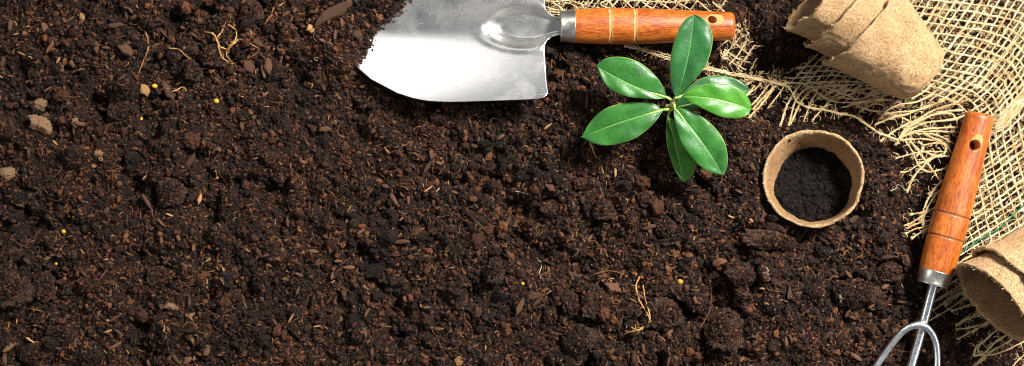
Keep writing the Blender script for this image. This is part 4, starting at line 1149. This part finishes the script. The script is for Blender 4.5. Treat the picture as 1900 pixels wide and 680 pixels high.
# left tongue of cloth under the nested pots
for y_, x0, x1 in [(124, 1478, 1620), (134, 1478, 1600), (143, 1464, 1640), (153, 1480, 1660), (160, 1500, 1680), (168, 1530, 1700)]:
    yarn([(x0, y_ + 3), ((x0 + x1) / 2, y_ - 2), (x1, y_ + 8)], 'weft_yarns', r=1.5)
for i, x0 in enumerate(np.arange(1500, 1640, 11.5)):
    yy = 112 + (x0 - 1500) * 0.32
    yarn([(x0 + 18, yy - 12), (x0, yy + 6), (x0 - 22, yy + 30), (x0 - 38, yy + 48)], 'warp_yarns', r=1.5)
for a in ([(1508, 169), (1530, 160), (1550, 152)], [(1516, 183), (1545, 172), (1572, 160)], [(1522, 186), (1560, 174), (1592, 163)], [(1539, 186), (1575, 176), (1611, 163)], [(1556, 180), (1590, 184), (1640, 172)], [(1500, 150), (1540, 165), (1600, 188), (1640, 196)], [(1560, 200), (1600, 190), (1650, 176)], [(1530, 150), (1580, 168), (1630, 180)]):
    yarn(a, 'warp_yarns', r=1.6)
# part behind the trowel handle
for i, x0 in enumerate(np.arange(1082, 1302, 18.5)):
    j = yq.normal() * 3
    yarn([(x0 + 40 + j, -32), (x0 + j * .5, 14), (x0 - 24, 42)], 'warp_yarns', r=1.7, zoff=1)
for i, x0 in enumerate(np.arange(1120, 1310, 34)):
    j = yq.normal() * 3
    yarn([(x0 - 46, -32), (x0 + j, 0), (x0 + 30, 24), (x0 + 60, 46)], 'weft_yarns', r=1.7)
yarn([(1160, 20), (1115, 10), (1140, 0), (1250, 4), (1330, -10)], 'weft_yarns', r=1.5)
for i in range(20):
    a = yq.uniform(-0.9, 0.9); cx, cy = yq.uniform(1006, 1085), yq.uniform(-10, 34); l_ = yq.uniform(18, 46)
    yarn([(cx - l_ * math.cos(a), cy - l_ * math.sin(a)), (cx + yq.normal() * 3, cy + yq.normal() * 3), (cx + l_ * math.cos(a), cy + l_ * math.sin(a) * .8)] if cx > 1045 else [(1008 + yq.uniform(0, 6), cy - 4), (cx + 14, cy + yq.normal() * 5), (cx + 14 + l_ * .8, cy - l_ * math.sin(a))], 'weft_yarns', r=1.4, zoff=yq.uniform(-2, 5), fz_=0.6)
# right of the trowel handle
for a in ([(1340, 108), (1356, 90), (1372, 70)], [(1352, 120), (1372, 98), (1386, 76)], [(1368, 130), (1384, 108), (1400, 84)], [(1330, 92), (1348, 76), (1362, 62)], [(1392, 132), (1400, 118), (1404, 108)], [(1330, 22), (1342, 8), (1350, -8)]): yarn(a, 'warp_yarns', r=1.6, fz_=1.2)
for a in ([(1366, 84), (1380, 94), (1392, 104)], [(1346, 92), (1366, 108), (1392, 118)], [(1336, 98), (1360, 118), (1384, 130)], [(1322, 4), (1334, 14), (1346, 24)]): yarn(a, 'weft_yarns', r=1.6, fz_=1.2)
for i in range(26): sample_fuzz(np.array([P(yq.uniform(1358, 1388), yq.uniform(38, 88), 8)]) - bo, 3, 3)
for i in range(50): sample_fuzz(np.array([P(1310 + 150 * yq.rand(), 132 + 24 * yq.rand(), 8)]) - bo, 3, 3)
# selvage bundle
for dy in (-2.2, 0, 2.0):
    yarn([(1158, 84 + dy), (1200, 95 + dy), (1247, 109 + dy * 2), (1300, 126 + dy), (1330, 131 + dy), (1360, 138 + dy), (1388, 143 + dy), (1416, 149 + dy), (1452, 156 + dy)], 'weft_yarns', r=1.7, zoff=3 + dy, fz_=0.8)
yarn([(1452, 155), (1480, 154), (1500, 159), (1516, 172), (1539, 186), (1578, 191), (1640, 183)], 'weft_yarns', r=2.0, zoff=5)
loose([(1665, 260), (1633, 248), (1620, 240), (1603, 228), (1583, 216), (1556, 211), (1528, 204), (1500, 200), (1480, 190), (1472, 177), (1463, 163), (1452, 158), (1420, 151)], r=1.8, zoff=6, label=None, flare=False, fz_=0.9)
LO = [
 [(1384, 179), (1398, 168), (1412, 154)], [(1393, 197), (1410, 178), (1428, 156)], [(1388, 219), (1414, 192), (1442, 156)], [(1424, 202), (1440, 182), (1456, 158)],
 [(1396, 204), (1418, 180), (1436, 160)], [(1448, 233), (1458, 202), (1470, 178), (1484, 158)], [(1463, 234), (1472, 197), (1482, 178), (1498, 162)], [(1467, 231), (1480, 200), (1492, 182), (1508, 166)],
 [(1491, 227), (1500, 202), (1508, 184), (1518, 168)], [(1507, 225), (1521, 208), (1540, 188)], [(1384, 158), (1396, 150), (1402, 142)], [(1372, 190), (1384, 178), (1400, 160)],
 [(1598, 208), (1612, 198), (1624, 191), (1640, 178)], [(1580, 192), (1613, 187), (1653, 185)], [(1580, 192), (1609, 204), (1640, 208), (1668, 215), (1693, 230)],
 [(1633, 222), (1646, 206), (1668, 195), (1699, 190), (1730, 176)], [(1624, 232), (1646, 222), (1679, 213), (1704, 204), (1721, 198), (1752, 187)], [(1635, 213), (1668, 208), (1699, 206), (1726, 197)],
 [(1662, 270), (1675, 246), (1690, 233), (1717, 219), (1746, 211), (1768, 213), (1775, 224), (1777, 237)], [(1664, 268), (1679, 247), (1694, 232), (1722, 217), (1750, 208), (1790, 204)],
 [(1633, 264), (1653, 248), (1679, 233), (1704, 222), (1734, 204), (1763, 195), (1800, 184)], [(1672, 250), (1690, 240), (1717, 228), (1768, 222), (1796, 212)],
 [(1668, 259), (1690, 246), (1723, 239), (1778, 237)], [(1672, 256), (1701, 246), (1734, 244), (1778, 246)], [(1699, 248), (1735, 250), (1770, 267)],
 [(1672, 261), (1706, 258), (1731, 261)], [(1750, 287), (1754, 280), (1752, 270), (1738, 266), (1712, 270)], [(1712, 247), (1735, 259), (1754, 268), (1767, 285)],
 [(1662, 295), (1693, 285), (1719, 282), (1750, 282)], [(1670, 320), (1685, 318), (1704, 306), (1725, 295), (1735, 289)], [(1682, 358), (1691, 337), (1704, 318), (1727, 297), (1750, 286)],
 [(1685, 259), (1700, 276), (1714, 295), (1727, 312), (1737, 326), (1748, 340)], [(1679, 261), (1693, 282), (1700, 299), (1712, 314), (1727, 319), (1754, 312), (1770, 300)],
 [(1704, 264), (1710, 268), (1710, 280), (1700, 290)], [(1710, 280), (1735, 289), (1762, 291)], [(1709, 411), (1715, 385), (1727, 361), (1743, 340), (1760, 330)], [(1712, 420), (1715, 399), (1727, 375), (1743, 354), (1765, 340)],
 [(1688, 398), (1708, 395), (1734, 388), (1760, 380)], [(1677, 420), (1692, 413), (1711, 401), (1734, 385), (1760, 370)], [(1682, 425), (1703, 415), (1727, 408), (1760, 395)], [(1679, 435), (1699, 425), (1725, 418), (1760, 400)], [(1690, 443), (1708, 432), (1725, 422), (1760, 404)],
 [(1742, 556), (1760, 546), (1779, 537), (1800, 526)], [(1754, 567), (1768, 556), (1784, 546), (1800, 536)], [(1752, 562), (1768, 550), (1790, 540)], [(1766, 577), (1780, 572), (1798, 566), (1815, 556)],
 [(1774, 606), (1790, 596), (1807, 586), (1830, 572)], [(1775, 612), (1800, 608), (1823, 602), (1850, 590)], [(1776, 630), (1798, 618), (1822, 606), (1850, 590)], [(1774, 604), (1792, 592), (1810, 588), (1840, 576)],
 [(1806, 660), (1812, 644), (1828, 632), (1840, 620), (1860, 605)], [(1806, 661), (1826, 656), (1846, 636), (1868, 622)], [(1806, 682), (1824, 664), (1850, 646), (1872, 634), (1900, 612)], [(1812, 640), (1816, 652), (1826, 659), (1850, 656), (1876, 646), (1910, 628)],
 [(1878, 682), (1890, 668), (1912, 650)], [(1894, 690), (1902, 676), (1920, 664)], [(1790, 700), (1806, 682), (1830, 664)],
]
for p in LO: loose(p, r=yq.uniform(1.2, 1.95))
for (nm, _far), T in yarns.items(): T.build(nm, M_yarn, burlap)
# green marker yarn
T = Tubes(); g = yarn_path([(1770, 480), (1796, 460), (1821, 443), (1850, 427), (1875, 404), (1900, 382), (1925, 362)], 3); T.add(g - bo, 1.5, 6); gy_ = T.build('green_yarn', M_green, burlap); gy_['label'] = 'single green yarn woven into the cloth'
for k in range(4600):                            # fuzz lying in the meshes of the upper cloth
    px, py = fq.uniform(1660, 1925), fq.uniform(-15, 480)
    if py > 200 and px < 1800: continue
    if float(seg_dist(np.array([px]), np.array([py]), 1820, 213, 1730, 520)[0][0]) < 34: continue
    c = P(px, py, float(cloth_z(np.array([px]), np.array([py]))[0]) - 1) - bo
    fuzz.add(hair(fq, *c, 3 + 9 * fq.rand(), 0.7, 5, 1.0), 0.3, 3, cap=False)
fo = fuzz.build('fuzz', M_fuzz, burlap); fo['kind'] = 'stuff'

# ------------------------------------------------------------------ camera, light
cam = bpy.data.cameras.new('camera'); co = link(bpy.data.objects.new('camera', cam))
co.location = (0, 0, H * S); cam.sensor_width = 36; cam.lens = 36 * H / 1900; cam.clip_start = 0.05; cam.clip_end = 50
SC.camera = co; SC.cycles.filter_width = 1.0
def area(name, direction, dist, size, power, col=(1, 1, 1), size_y=None):
    l = bpy.data.lights.new(name, 'AREA'); l.energy = power; l.color = col; l.shape = 'RECTANGLE'; l.size = size; l.size_y = size_y or size
    o = link(bpy.data.objects.new(name, l)); d = Vector(direction).normalized()
    o.location = d * dist; o.rotation_euler = d.to_track_quat('Z', 'Y').to_euler(); return o
def azel(a, e): return (math.cos(R(a)) * math.cos(R(e)), math.sin(R(a)) * math.cos(R(e)), math.sin(R(e)))
area('key_lamp', azel(40, 45), 1.7, 0.34, 86, (1.0, 0.965, 0.91))
area('softbox', azel(119, 43), 1.8, 0.62, 4.4, (1.0, 0.98, 0.95), 0.72)
area('added_side_fill', azel(-8, 30), 1.5, 0.9, 4.5, (1.0, 0.98, 0.95), 0.35)  # added lamp out of view, brightens the fork steel
area('added_back_fill', azel(203, 30), 1.6, 1.1, 6.5, (1.0, 0.97, 0.93), 0.5)  # added lamp out of view, lifts the pot mouth and the soil shadows
w = bpy.data.worlds.new('World'); SC.world = w; w.use_nodes = True
w.node_tree.nodes['Background'].inputs[0].default_value = (0.80, 0.88, 1.0, 1); w.node_tree.nodes['Background'].inputs[1].default_value = 0.19
SC.view_settings.view_transform = 'Standard'; SC.view_settings.look = 'None'; SC.view_settings.exposure = 0; SC.view_settings.gamma = 1
SC.view_settings.use_curve_mapping = False
